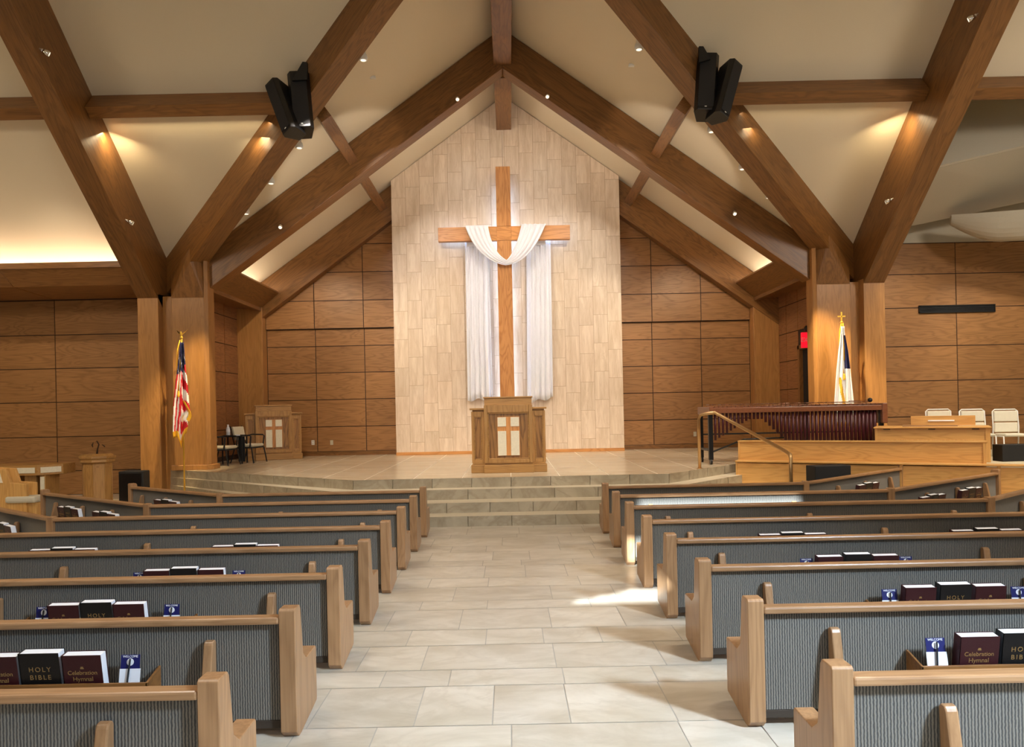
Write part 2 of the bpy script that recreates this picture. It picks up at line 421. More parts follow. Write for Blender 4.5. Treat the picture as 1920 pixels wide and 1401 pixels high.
# chancel side walls, their corner posts and soffits
for sg, nm in ((-1, 'left'), (1, 'right')):
    X = sg*7.95; yc = [18.2, 19.9, 20.9, 22.3]; zr = [.84, 1.58, 2.39, 3.19, 3.985, 4.78, 5.2]
    if sg < 0:
        panel_wall('wall_chancel_left', yc, zr, X, M['panel_y'], plane='yz', flip=-1, thick=.2, backbox=[(18.2, 0), (22.4, 0), (22.4, 5.3), (18.2, 5.3)])
    else:
        mb = MB(); f = [(20.45, 21.3), (21.3, 22.3)]
        for a, b in f:
            for j in range(len(zr)-1): mb.box(X-.012, X, a+.012, b-.012, zr[j]+.012, zr[j+1]-.012)
        for j in (4, 5): mb.box(X-.012, X, 18.2, 20.45-.012, max(zr[j], 3.6)+.012, zr[j+1]-.012)
        mb.box(X, X+.2, 20.45, 22.4, 0, 5.3, 1); mb.box(X, X+.2, 18.2, 20.45, 3.5, 5.3, 1); mb.box(X, X+.2, 18.0, 18.5, 0, 3.5, 1)
        struct(mb.build('wall_chancel_right', [M['panel_y'], M['groove']]))
        d = thing('door_1', '', '', (X, 19.73, ZP)); [d.__delitem__(a) for a in ('label', 'category') if a in d]; d['kind'] = 'structure'
        mb = MB().box(-.04, .1, .60, .72, 0, 2.85).box(-.04, .1, -.72, -.6, 0, 2.85).box(-.04, .1, -.72, .72, 2.73, 2.85)
        mb.build('door_frame', M['beam_z'], d, bevel=.006)
        MB().box(.06, .11, -.6, .6, .0, 2.73).build('door_leaf', M['blackmatt'], d)
        MB().tube([(0.05, -.5, 1.1), (-.0, -.5, 1.1), (-.0, -.38, 1.1)], .012, 8).build('door_handle', M['chrome'], d)
    # corner post beside back wall
    o = MB().box(-.37, .37, -.2, .2, 0, 5.15).build('corner_post', M['pier_z'], loc=(sg*7.57, 22.08, ZP), bevel=.01)
    tag(o, 'dark oak corner post at the %s end of the chancel back wall' % nm, 'post')
    # eave soffit
    pr = [(-6.70, 5.54), (-7.25, 5.10), (-7.95, 5.10), (-7.95, 5.18), (-7.28, 5.18), (-6.74, 5.60)]
    pr = [(sg*-a, b) for a, b in pr] if sg > 0 else pr
    o = MB().prism(pr, 18.2, 21.9, 'y').build('trim_'+('1' if sg < 0 else '2'), M['beam_y']); struct(o)
    pr = [(-7.22, 5.02), (-7.34, 5.02), (-7.34, 5.12), (-7.22, 5.12)]; pr = [(abs(a)*sg, b) for a, b in pr]
    struct(MB().prism(pr, 18.2, 21.9, 'y').build('trim_'+('3' if sg < 0 else '4'), M['beam_y']))
# left transept wall
cx = [-15, -12.1+1.65*0-0, 0]
sx = at(105, 700, 19.5).x
colsW = [sx-2*2.75, sx-2.75, sx, -8.5]
zr = [at(180, y, 19.5).z for y in (940, 882, 818, 753, 690, 627, 562)]
zr[0] = 0.0
panel_wall('wall_left', [-15.2]+colsW[1:], [max(0, z) for z in zr], 19.5, M['panel_x'], backbox=[(-15.2, 0), (-7.95, 0), (-7.95, 5.2), (-15.2, 5.2)])
mb = MB().prism([(17.35, 5.5), (17.9, 5.17), (19.5, 5.1), (19.5, 5.2), (17.95, 5.27), (17.4, 5.58)], -15.2, sx-.01, 'x').prism([(17.35, 5.5), (17.9, 5.17), (19.5, 5.1), (19.5, 5.2), (17.95, 5.27), (17.4, 5.58)], sx+.01, -8.72, 'x')
struct(mb.build('trim_5', M['panel_x']))
struct(MB().box(-15.2, -8.72, 17.30, 17.36, 5.48, 5.62).build('trim_6', M['beam_x'], bevel=.004))
# right transept wall: oak panels, plaster above
sx = at(1793, 600, 19.4).x
zr = [at(1794, y, 19.4).z for y in (846, 780, 713, 648, 576, 513, 455)]
zr = [0, max(.1, zr[0])]+zr[1:]
cR = [8.0, sx, sx+2.75, 15.2]
zr[-1] = at(1794, 455, 19.4).z
panel_wall('wall_right', cR, zr, 19.4, M['panel_x'], backbox=[(7.95, 0), (15.2, 0), (15.2, zr[-1]+.01), (7.95, zr[-1]+.01)])
struct(MB().box(8.15, 15.2, 19.38, 19.65, zr[-1]+.01, 9.6).build('wall_right_plaster', M['plaster']))
# outer shell
for nm, a in (('wall_outer_left', (-15.3, -15.05, -4, 19.7, 0, 11.3)), ('wall_outer_right', (15.05, 15.3, -4, 19.7, 0, 11.3))):
    struct(MB().box(*a).build(nm, M['plaster']))
# rear wall with made-up slots, shaped so the sun falls in the wanted patches
sun_d = Vector((.35, 1, -.45)).normalized()
def back_to_wall(X, Y, Z=0, yw=-4.0):
    t = (yw-Y)/1.0; return X+.35*t, Z-.45*t
slots = []
for X0, X1, Y0, Y1 in ((.50, 1.7, 7.65, 7.75), (.62, 1.7, 7.75, 7.87), (.84, 1.7, 7.87, 8.0), (1.05, 1.7, 8.0, 8.12), (1.2, 1.7, 8.12, 8.22), (1.42, 1.8, 9.45, 10.2), (2.1, 4.4, 11.5, 12.15)):
    a = back_to_wall((X0+X1)/2, Y0); b = back_to_wall((X0+X1)/2, Y1); w = (X1-X0)/2
    slots.append((a[0]-w, a[0]+w, a[1], b[1]))
mb = MB(); zs = sorted({0, 11.3}|{s[2] for s in slots}|{s[3] for s in slots}); xs = sorted({-15.3, 15.3}|{s[0] for s in slots}|{s[1] for s in slots})
for i in range(len(xs)-1):
    for j in range(len(zs)-1):
        mx, mz = (xs[i]+xs[i+1])/2, (zs[j]+zs[j+1])/2
        if any(s[0] < mx < s[1] and s[2] < mz < s[3] for s in slots): continue
        mb.box(xs[i], xs[i+1], -4.1, -4.0, zs[j], zs[j+1])
struct(mb.build('wall_rear', M['plaster']))
# ------------------------------------------------------------------ ceiling
mb = MB()
for sg in (-1, 1):
    mb.poly([(0, 11.84, RZ), (0, 22.4, RZ), (sg*8.1, 22.4, Nz(8.1)), (sg*8.1, 18.6, Nz(8.1)), (sg*7.87, 18.6, Nz(7.87))])
    xe = 15.3 if sg < 0 else 8.65
    mb.poly([(0, 11.84, RZ), (sg*7.87, 18.6, Tz(18.6)), (sg*xe, 18.6, Tz(18.6)), (sg*xe, 11.84, RZ)])
    mb.poly([(sg*7.87, 18.6, Tz(18.6)), (sg*xe, 18.6, Tz(18.6)), (sg*xe, 19.7, Tz(18.6)), (sg*7.87, 19.7, Tz(18.6))])
mb.poly([(8.65, 11.84, RZ), (8.65, 15.3, Tz(15.3)), (15.3, 15.3, Tz(15.3)), (15.3, 11.84, RZ)])
mb.poly([(-15.3, 11.84, RZ), (15.3, 11.84, RZ), (15.3, -4.1, 8.6), (-15.3, -4.1, 8.6)])
mb.poly([(8.6, 14.9, 9.4), (15.3, 14.9, 9.4), (15.3, 19.6, 9.4), (8.6, 19.6, 9.4)])
mb.poly([(8.66, 15.0, Tz(15.3)), (8.66, 19.6, Tz(18.6)), (8.66, 19.6, 9.4), (8.66, 15.0, 9.4)])
mb.poly([(8.65, 15.32, Tz(15.3)), (15.3, 15.32, Tz(15.3)), (15.3, 15.32, 9.4), (8.65, 15.32, 9.4)])
struct(mb.build('ceiling', M['ceil'], fix=False))
# ------------------------------------------------------------------ timber frame
for sg, nm in ((-1, 'left'), (1, 'right')):
    k = 1.0 if sg < 0 else 1.02
    q = lambda x, y, z: (sg*x*k, y, z)
    # column: two posts and a haunch
    p = thing('pier', 'oak column pier at the %s corner of the chancel platform' % nm, 'column', q(8.2, 17.9, 0))
    ox, oy = p.location.x, p.location.y
    def bx(mb, x0, x1, y0, y1, z0, z1):
        a, b = sorted((sg*x0*k-ox, sg*x1*k-ox)); return mb.box(a, b, y0-oy, y1-oy, z0, z1)
    bx(MB(), 8.725, 8.235, 17.6, 18.75, 0, 4.90).build('post', M['pier_z'], p, bevel=.012)
    bx(MB(), 8.30, 7.86, 17.85, 18.6, 0, 4.86).build('post', M['pier_z'], p)
    mb = bx(MB(), 7.90, 7.13, 17.55, 17.98, ZP+.1, 4.78)
    mb.build('post', M['pier_z'], p, bevel=.012)
    a = MB().prism([(sg*7.13*k-ox, 17.55-oy), (sg*7.06*k-ox, 17.62-oy), (sg*7.06*k-ox, 17.98-oy), (sg*7.13*k-ox, 17.98-oy)], ZP+.1, 5.95, 'z')
    a.build('post', M['pier_z'], p, bevel=.006)
    pr = [(7.96, 17.5), (7.1, 17.5), (7.0, 17.6), (7.0, 18.0), (7.96, 18.0)]
    MB().prism([(sg*a_*k-ox, b_-oy) for a_, b_ in pr], ZP, ZP+.12, 'z').build('plinth', M['pier_z'], p, bevel=.012)
    # haunch between post and valley beam
    e = Vector((.777, -.629)); B = lambda s: Vector((-5.04+.777*s, 15.5-.629*s, 7.24+.551*s))
    n2 = Vector((.629, .777, 0))
    pts = [(-7.90, 17.55, 4.78), (-7.13, 17.55, 4.78), (-7.13, 17.98, 4.78), (-7.90, 17.98, 4.78)]
    for s in (-3.0, -3.9):
        for w in (.0, .44):
            v = B(s)+n2*w; pts += [tuple(v), (v.x, v.y, v.z+.3)]
    bm = bmesh.new()
    for v in pts: bm.verts.new((-sg*-1*abs(v[0])*k*1.0-ox if False else (sg*abs(v[0])*k-ox), v[1]-oy, v[2]))
    r = bmesh.ops.convex_hull(bm, input=bm.verts)
    bmesh.ops.delete(bm, geom=[g for g in r['geom_interior'] if isinstance(g, bmesh.types.BMVert)], context='VERTS')
    bmesh.ops.recalc_face_normals(bm, faces=bm.faces)
    me = bpy.data.meshes.new('haunch'); bm.to_mesh(me); bm.free(); me.materials.append(M['beam_z'])
    o = bpy.data.objects.new('haunch', me); C.objects.link(o); o.parent = p
    # beam over the transept edge
    beam('roof_beam', q(8.48, 18.3, 4.79-.843*.7), q(8.48, 11.2, 4.79+.843*6.4), .49, 1.12, (0, .64, .77), 'big sloping roof beam over the %s transept, outermost of the fan from the pier' % nm)
    # valley beam
    v0, v1 = B(-4.1)+n2*.22, B(6.2)+n2*.22
    beam('roof_beam', q(-v0.x, v0.y, v0.z), q(-v1.x, v1.y, v1.z), .44, .82, (0, .0, 1), 'diagonal roof beam from the %s pier to the peak, carrying the black loudspeakers' % nm)
    # chancel arch rafter
    xr = 7.08 if sg < 0 else 7.2
    pr = [(0, 10.11), (sg*xr, 10.11-NS*xr), (sg*xr, RZ-NS*xr-.01), (0, RZ-.01)]
    ox2 = sg*3.5; zz = 8.0
    mb = MB()
    ln = math.hypot(xr, NS*xr); mb.box(0, ln, -.225, .225, -.775, -.005)
    mb = MB(); hh = .96/math.sqrt(1+NS*NS)
    mb.prism([(0, -.01), (ln, -.01), (ln, -hh), (-hh*NS, -hh)], -.225, .225, 'y') if False else None
    # local frame: X runs down the slope, Z is the slope normal
    th_ = math.atan(NS); top0 = Vector((0, 17.975, RZ-.01))
    loc = lambda x, z: ((sg*x)*math.cos(th_)-(z-top0.z)*math.sin(th_), (sg*x)*math.sin(th_)+(z-top0.z)*math.cos(th_))
    pr2 = [loc(a_, b_) for a_, b_ in pr]
    mb.prism([(a_, b_) for a_, b_ in pr2], -.225, .225, 'y')
    o = mb.build('arch_beam', M['beam_x'], bevel=.01)
    frame_obj(o, top0, (sg*math.cos(th_), 0, -math.sin(th_)), (sg*math.sin(th_), 0, math.cos(th_)))
    tag(o, 'deep sloping beam of the chancel arch, %s half, from ridge to pier' % nm, 'beam')
    # rear rafter
    pr = [(sg*3.32, RZ-1.05-NS*3.32), (sg*7.94, RZ-1.05-NS*7.94), (sg*7.94, RZ-NS*7.94-.01), (sg*3.32, RZ-NS*3.32-.01)]
    top0.y = 22.05
    mb = MB().prism([loc(a_, b_) for a_, b_ in pr], -.2, .14, 'y'); o = mb.build('rear_beam', M['beam_x'], bevel=.01)
    frame_obj(o, top0, (sg*math.cos(th_), 0, -math.sin(th_)), (sg*math.sin(th_), 0, math.cos(th_)))
    tag(o, 'sloping oak beam along the chancel back wall, %s of the stone wall' % nm, 'beam')
    # purlins
    dn = Vector((sg*-.584, 0, -.812)); tp = Vector((sg*3.74, 0, Nz(3.74)-.01)); hm = Vector((sg*.812, 0, -.584))
    for y0, y1, t in ((15.05, 17.74, 'between diagonal beam and chancel arch'), (18.21, 21.95, 'between chancel arch and back wall')):
        c0 = tp+hm*.12
        beam('purlin', (c0.x, y0, c0.z), (c0.x, y1, c0.z), .24, .46, -dn, 'short oak purlin %s, %s side' % (t, nm), anchor='top', bevel=.005)
    # cross beams of the transept
    a = Vector((0, 14.95+.766*.125, Tz(14.95)-.642*.125-.01)); up = Vector((0, .642, .766))
    x_b = 4.35
    beam('cross_beam', (sg*x_b*k, a.y, a.z), (sg*8.22*k, a.y, a.z), .25, .45, up, 'level oak cross beam between the two %s roof beams' % nm, anchor='top', bevel=.006)
    beam('cross_beam', (sg*8.74*k, a.y, a.z), (sg*15.1, a.y, a.z), .25, .45, up, 'level oak cross beam at the picture edge, outside the %s pier beams' % nm, anchor='top', bevel=.006)
rb = MB().box(0, 5.95, -.215, .215, 0, .85).build('ridge_beam', M['beam_x'], bevel=.01); frame_obj(rb, (0, 11.8, 10.18), (0, 1, 0), (0, 0, 1)); tag(rb, 'oak ridge beam at top centre, on the near side of the chancel arch', 'beam')
rb = MB().box(0, 3.38, -.215, .215, 0, .95).build('ridge_beam', M['beam_x'], bevel=.01); frame_obj(rb, (0, 18.21, 10.07), (0, 1, 0), (0, 0, 1)); tag(rb, 'oak ridge beam ending over the cross at the stone wall', 'beam')
# ------------------------------------------------------------------ right transept acoustic clouds
def slab(name, pts, label, cat, th=.06, mat='plaster'):
    c = sum((Vector(p) for p in pts), Vector())/len(pts)
    o = MB().poly([Vector(p)-c for p in pts]).build(name, M[mat], loc=c, solid=th); return tag(o, label, cat)
slab('ceiling_panel', [at(1795, 190, 17.6), at(2000, 140, 17.6), at(2000, 255, 16.5), at(1752, 315, 16.5)], 'dark sloping acoustic panel above the beige one, behind right beam', 'panel')
slab('ceiling_panel', [at(1752, 315, 16.55), at(2000, 255, 16.55), at(2000, 360, 18.6), at(1700, 424, 18.6)], 'broad beige acoustic panel hanging in the right transept', 'panel')
p0, p1 = at(1783, 412, 18.2), at(2010, 395, 17.2)
prof = [(math.cos(a)*.5, math.sin(a)*.60) for a in [math.pi*(1.0+i/14) for i in range(15)]]
o = MB(); Lg = (p1-p0).length
def rsec(t):
    k = min(1, .35+.65*math.sin(min(1, t/.45)*math.pi/2)); return [(t*Lg, b*k, c*k+.12*(1-k)) for b, c in prof]
secs = [rsec(i/16) for i in range(17)]; o.grid(secs); o.poly(secs[0])
o = o.build('sound_reflector', M['plaster'], smooth=False, solid=.02); frame_obj(o, p0, p1-p0, (0, 0, 1)); tag(o, 'cream half round sound reflector above the right oak wall', 'reflector')
# ------------------------------------------------------------------ small fittings
def spot_can(px, py, p, d, label, kind='chrome'):
    o = thing('spotlight', label, 'spotlight', p, 0, 'small spotlights on the beams'); d = Vector(d).normalized()
    MB().tube([(0, 0, 0), tuple(-d*.02), tuple(-d*.07)], [.03, .03, .015], 12).build('mount', M['chrome'], o)
    MB().tube([(0, 0, 0), tuple(d*.02), tuple(d*.10), tuple(d*.11)], [.03, .05, .055, .04], 14).build('housing', M['chrome'], o, smooth=True)
    MB().tube([tuple(d*.108), tuple(d*.112)], .04, 12).build('lens', M['lens'], o)
for (px, py, y, X, lab) in ((80, 95, 0, -8.2, 'chrome spotlight high on the left outer beam'), (240, 415, 0, -8.2, 'chrome spotlight low on the left outer beam'),
                            (1828, 30, 0, 8.37, 'chrome spotlight high on the right outer beam'), (1670, 375, 0, 8.37, 'chrome spotlight low on the right outer beam')):
    p = onx(px, py, X); spot_can(px, py, p, (-1 if X > 0 else 1, .6, -.5), lab)
for px, py, lab in ((858, 183, 'tiny chrome spotlight on the chancel arch left of the ridge'), (1026, 178, 'tiny chrome spotlight on the chancel arch right of the ridge'),
                    (527, 422, 'tiny chrome spotlight low on the left arch beam'), (1376, 397, 'tiny chrome spotlight low on the right arch beam')):
    spot_can(px, py, at(px, py, 17.70), (0, -.6, -.6), lab)
def on_nave(px, py, off=.0):
    u, w = uw(px, py); d = (RZ-off-H)*F_/(w+NS*abs(u)); return at(px, py, d)
for px, py, lab in ((681, 108, 'white ceiling lamp by left diagonal beam, highest of its four'), (561, 273, 'white ceiling lamp by left diagonal beam, just below the loudspeakers'),
                    (508, 340, 'white ceiling lamp by left diagonal beam, second from the bottom'), (461, 397, 'white ceiling lamp by left diagonal beam, lowest of its four'),
                    (1198, 88, 'white ceiling lamp by right diagonal beam, highest of its four'), (1334, 243, 'white ceiling lamp by right diagonal beam, just below the loudspeakers'),
                    (1392, 313, 'white ceiling lamp by right diagonal beam, second from the bottom'), (1442, 367, 'white ceiling lamp by right diagonal beam, lowest of its four')):
    p = on_nave(px, py, .12); o = thing('ceiling_lamp', lab, 'lamp', p, 0, 'white ceiling lamps')
    MB().lathe([(.05, .14), (.05, .06)], 0, 0, 12).build('stem', M['whitemetal'], o)
    MB().lathe([(.02, .08), (.07, .06), (.085, 0), (.08, -.05), (.06, -.055)], 0, 0, 16).build('shade', M['whitemetal'], o, smooth=True)
    MB().lathe([(.055, -.056), (.05, -.06)], 0, 0, 12).build('bulb', M['lens'], o)
for px, py, lab in ((699, 145, 'small white ceiling sensor left of the ridge'), (1184, 122, 'small white ceiling sensor right of the ridge')):
    p = on_nave(px, py, .02); o = MB().box(-.06, .06, -.04, .04, -.03, .02).build('ceiling_sensor', M['whitemetal'], loc=p, bevel=.01); tag(o, lab, 'sensor')
# loudspeakers
def cabinet(ptop, pbot, wd, dp, yaw, label, bracket=None):
    ptop, pbot = Vector(ptop), Vector(pbot); ln = (ptop-pbot).length
    t = thing('loudspeaker', label, 'loudspeaker', pbot, 0, 'black wedge loudspeakers'); t.rotation_mode = 'QUATERNION'
    z = (ptop-pbot).normalized(); f = Vector((math.sin(yaw), -math.cos(yaw), 0)); y = (-f - z*(-f).dot(z)).normalized(); x = y.cross(z).normalized()
    m = Matrix((x, y, z)).transposed().to_4x4(); m.translation = pbot; t.matrix_world = m
    pr = [(-wd/2, -dp*.15), (-wd*.36, -dp*.35), (wd*.36, -dp*.35), (wd/2, -dp*.15), (wd*.3, dp*.6), (-wd*.3, dp*.6)]
    MB().prism(pr, 0, ln, 'z').build('cabinet', M['black'], t, bevel=.012)
    MB().box(-wd*.34, wd*.34, -dp*.37, -dp*.35, .06, ln-.06).build('grille', M['blackmatt'], t)
    MB().box(-.02, .02, -dp*.375, -dp*.37, .05, .07).build('badge', M['whitemetal'], t)
    return t
for sg in (-1, 1):
    nm = 'left' if sg < 0 else 'right'
    if sg < 0:
        a = cabinet(at(515, 158, 14.3), at(549, 250, 14.0), .33, .42, -.55, 'black loudspeaker in left pair, leaning out to the left')
        b = cabinet(at(560, 142, 14.5), at(569, 246, 14.2), .42, .42, .15, 'black loudspeaker in left pair, upright one against the beam')
    else:
        a = cabinet(at(1374, 122, 14.3), at(1347, 221, 14.0), .33, .42, .55, 'black loudspeaker in right pair, leaning out to the right')
        b = cabinet(at(1327, 108, 14.5), at(1321, 214, 14.2), .42, .42, -.15, 'black loudspeaker in right pair, upright one against the beam')
    pts = [(568, 117), (577, 118), (577, 150), (548, 152)] if sg < 0 else [(1318, 88), (1310, 88), (1310, 118), (1332, 112)]
    c0 = at(*pts[0], 14.25)
    o = MB().poly([at(x, y, 14.25)-c0 for x, y in pts]).build('speaker_bracket', M['black'], solid=.06)
    o.location = c0; tag(o, 'black bracket plate fixing the %s loudspeakers to the beam' % nm, 'bracket')
# vent
v = thing('wall_vent', 'long black slot vent high on the right oak wall', 'vent', at(1794, 579, 19.36))
w = (at(1865, 579, 19.36)-at(1722, 579, 19.36)).x/2
MB().box(-w, w, -.0, .02, -.09, .09).build('backing', M['blackmatt'], v)
MB().box(-w, w, -.03, 0, .07, .10).box(-w, w, -.03, 0, -.10, -.07).box(-w, -w+.03, -.03, 0, -.1, .1).box(w-.03, w, -.03, 0, -.1, .1).build('frame', M['black'], v)
for z in (-.035, 0, .035): MB().box(-w+.03, w-.03, -.02, 0, z-.008, z+.008).build('slat', M['black'], v)
# exit sign over the door
pz = onx(1511, 635, 7.80)
e = thing('exit_sign', 'red illuminated EXIT sign above the chancel side door', 'sign', (7.94, pz.y, pz.z-.24))
MB().box(-.26, 0, -.04, .04, 0, .40).build('housing', M['exit'], e, bevel=.01)
text_mesh('lettering', 'EXIT', .15, M['white'], e, (-.13, -.045, .2), (math.pi/2, 0, 0))
MB().lathe([(.05, .42), (.08, .47), (.08, .54), (.04, .58)], -.1, 0, 14).build('emergency_lamp', M['black'], e, smooth=True)
# outlets
for px, py, y, lab in ((587, 830, 22.27, 'white wall outlet, left of the two near the spare lectern'), (622, 830, 22.27, 'dull wall outlet, right of the two near the spare lectern'), (1303, 814, 22.27, 'wall outlet on the oak wall behind the handrail')):
    p = at(px, py, y); o = thing('wall_outlet', lab, 'outlet', p)
    MB().box(-.045, .045, -.012, 0, -.07, .07).build('plate', M['whitemetal' if px == 587 else 'cream'], o, bevel=.004)
    MB().box(-.02, .02, -.016, -.012, .015, .045).box(-.02, .02, -.016, -.012, -.045, -.015).build('socket', M['cream'], o)
# ------------------------------------------------------------------ cross and drape
YC = 21.15
ctr = at(945, 437.5, YC); zb = ZP+.01; zt = at(942, 312, YC).z; hw = .205
cr = thing('wooden_cross', 'tall oak cross with glowing back light on the stone wall', 'cross', (ctr.x, YC, ctr.z))
MB().box(-hw, hw, 0, .17, ctr.z*0+.205, zt-ctr.z).build('upright', M['cross_z'], cr, bevel=.01)
MB().box(-hw, hw, 0, .17, zb-ctr.z, -.205).build('upright', M['cross_z'], cr, bevel=.01)
aw = 1.87
MB().box(-aw, -hw, 0, .17, -.2, .2).build('arm', M['cross_x'], cr, bevel=.01)
MB().box(hw, aw, 0, .17, -.2, .2).build('arm', M['cross_x'], cr, bevel=.01)
MB().box(-hw, hw, -.006, .17, -.2, .2).build('centre_block', M['cross_x'], cr, bevel=.006)
mb = MB().box(-hw+.06, hw-.06, .17, .2, zb-ctr.z, zt-ctr.z-.5).box(-aw+.08, aw-.08, .17, .2, -.13, .13)
mb.build('light_strip', M['led'], cr)
mb = MB().box(-.1, .1, .2, .44, .9, 1.0).box(-.1, .1, .2, .44, -3.0, -2.9); mb.build('wall_bracket', M['blackmatt'], cr)
MB().tube([(0, .1, zt-ctr.z), (0, .1, 9.9-ctr.z)], .006, 6).build('cable', M['chrome'], cr)
# drape: two tails behind the arms and a swag in front
dr = thing('drape', 'long white cloth draped over the arms of the cross', 'drape', (ctr.x, YC, ctr.z))
def wpt(px, py, y): return at(px, py, y)-Vector(dr.location)
for nm, (xa, xb, ya, za, zb_) in (('left', (873, 917, 452, 751, 748)), ('right', (987, 1032, 446, 755, 746))):
    P = []
    for i in range(22):
        t = i/21; row = []
        for j in range(49):
            u = j/48
            xt = xa+(xb-xa)*u+(-1 if nm == 'left' else 0)*0+ (3*t*(u) if nm == 'right' else 3*t*u-0)
            yy = ya+( (za+(zb_-za)*u+2.5*math.sin(u*11))-ya)*t
            p = wpt(xt+ (-1+5*t if nm == 'left' else 2*t), yy, 21.46)
            p.y += .06*math.sin(u*28+.5*math.sin(t*3))*(.45+.55*t)+.02*math.sin(u*61+t*2)
            row.append(p)
        P.append(row)
    MB().grid(P).build('tail', M['cloth'], dr, smooth=True, solid=.008, fix=False)
P = []
def bez(a, b, c, d, t): return tuple((1-t)**3*a[i]+3*(1-t)**2*t*b[i]+3*(1-t)*t*t*c[i]+t**3*d[i] for i in range(2))
for i in range(41):
    t = i/40; row = []
    if t < .5: k = t*2; o_ = bez((873, 427), (884, 462), (912, 494), (948, 499), k); n_ = bez((915, 424), (920, 455), (930, 478), (950, 489), k)
    else: k = (t-.5)*2; o_ = bez((948, 499), (985, 496), (1008, 462), (1023, 421), k); n_ = bez((950, 489), (962, 478), (972, 450), (978, 421), k)
    for j in range(25):
        u = j/24; x = o_[0]+(n_[0]-o_[0])*u; y = o_[1]+(n_[1]-o_[1])*u
        sgm = math.sin(math.pi*t)
        p = wpt(x, y, YC-.04); p.y -= .05+.05*sgm+.05*sgm*math.sin(u*math.pi)+.028*math.sin(u*30+1)*(.5+.5*(1-sgm)+.3); row.append(p)
    P.append(row)
# carry the cloth over the top of the arm at both ends
for e_ in (0, -1):
    base = P[e_]; r1 = [Vector((p.x, .03, max(.235, p.z*0+.245))) for p in base]; r2 = [Vector((p.x, .2, .24)) for p in base]; r3 = [Vector((p.x, .25, -.3)) for p in base]
    if e_ == 0: P = [r3, r2, r1]+P
    else: P = P+[r1, r2, r3]
MB().grid(P).build('swag', M['cloth'], dr, smooth=True, solid=.01, fix=False)
# ------------------------------------------------------------------ pulpit and the spare one
def make_pulpit(loc, rz, label):
    t = thing('pulpit', label, 'pulpit', loc, rz, 'oak pulpits with white cross inlay')
    u = 1/437.6
    W2 = .485; side = .28
    # plinth
    MB().box(-W2-.02, W2+.02, -.0, .62, 0, .165).box(-W2-side, -W2, .09, .6, 0, .165).box(W2, W2+side, .09, .6, 0, .165).build('plinth', M['pulpit_x'], t, bevel=.012)
    MB().box(-W2+.0, W2, .03, .6, .165, .2).box(-W2-side+.03, W2+side-.03, .12, .58, .165, .2).build('plinth_moulding', M['pulpit_x'], t, bevel=.006)
    # body as a frame with recessed panel
    z0, z1 = .20, 1.36
    b = MB().box(-W2, W2, .05, .6, z0, z1)
    b.box(-W2, -W2+.07, .0, .05, z0, z1).box(W2-.07, W2, .0, .05, z0, z1).box(-W2+.07, W2-.07, .0, .05, z0, z0+.07).box(-W2+.07, W2-.07, .0, .05, z1-.15, z1)
    b.build('body', M['pulpit_z'], t, bevel=.006)
    MB().box(-W2+.07, W2-.07, .042, .055, z0+.07, z1-.15).build('front_panel', M['figured'], t)
    m = MB()
    for x0, x1, a0, a1 in ((-W2+.07, W2-.07, z0+.07, z0+.095), (-W2+.07, W2-.07, z1-.175, z1-.15), (-W2+.07, -W2+.095, z0+.07, z1-.15), (W2-.095, W2-.07, z0+.07, z1-.15)): m.box(x0, x1, .012, .04, a0, a1)
    m.build('panel_moulding', M['pulpit_x'], t, bevel=.006)
    # cross inlay: four white panes around a reddish cross
    MB().box(-.225, .225, .02, .036, .345, 1.125).build('inlay_cross', M['cross_z'], t, bevel=.003)
    for x0, x1, a0, a1 in ((-.215, -.045, .93, 1.115), (.045, .215, .93, 1.115), (-.215, -.045, .35, .84), (.045, .215, .35, .84)):
        MB().box(x0, x1, .008, .022, a0, a1).build('inlay_pane', M['inlay'], t, bevel=.003)
    for s in (-1, 1):
        a, b_ = sorted((s*W2, s*(W2+side-.02))); m = MB().box(a, b_, .17, .56, .2, 1.24)
        w_ = b_-a; m.box(a, a+.05, .12, .17, .2, 1.24).box(b_-.05, b_, .12, .17, .2, 1.24).box(a+.05, b_-.05, .12, .17, .2, .27).box(a+.05, b_-.05, .12, .17, 1.14, 1.24)
        w = m.build('side_wing', M['pulpit_z'], t, bevel=.006)
        MB().box(a+.05, b_-.05, .15, .172, .27, 1.14).build('wing_panel', M['figured'], w)
        MB().box(a+.05, b_-.05, .125, .15, .27, .29).box(a+.05, b_-.05, .125, .15, 1.12, 1.14).box(a+.05, a+.07, .125, .15, .27, 1.14).box(b_-.07, b_-.05, .125, .15, .27, 1.14).build('wing_moulding', M['pulpit_x'], w, bevel=.005)
        a, b_ = sorted((s*W2, s*(W2+side+.01))); MB().box(a, b_, .08, .6, 1.27, 1.31).box(min(s*W2, s*(W2+side-.04)), max(s*W2, s*(W2+side-.04)), .13, .57, 1.24, 1.27).build('wing_top', M['pulpit_x'], w, bevel=.008)
    MB().box(-W2+.01, W2-.01, .04, .56, z1, 1.50).build('reading_desk', M['pulpit_x'], t, bevel=.006)
    MB().box(-W2-.01, W2+.01, .02, .58, 1.50, 1.53).build('desk_top', M['pulpit_x'], t, bevel=.008)
    return t
pp = onz(955, 887, ZP)
pul = make_pulpit((pp.x-.0, pp.y, ZP), 0, 'oak pulpit with white cross inlay at front centre of the platform')
q = onz(512, 862, ZP)
dup(pul, (-6.56, 20.75, ZP), math.radians(20), 'oak pulpit with white cross inlay in the back left corner of the chancel')
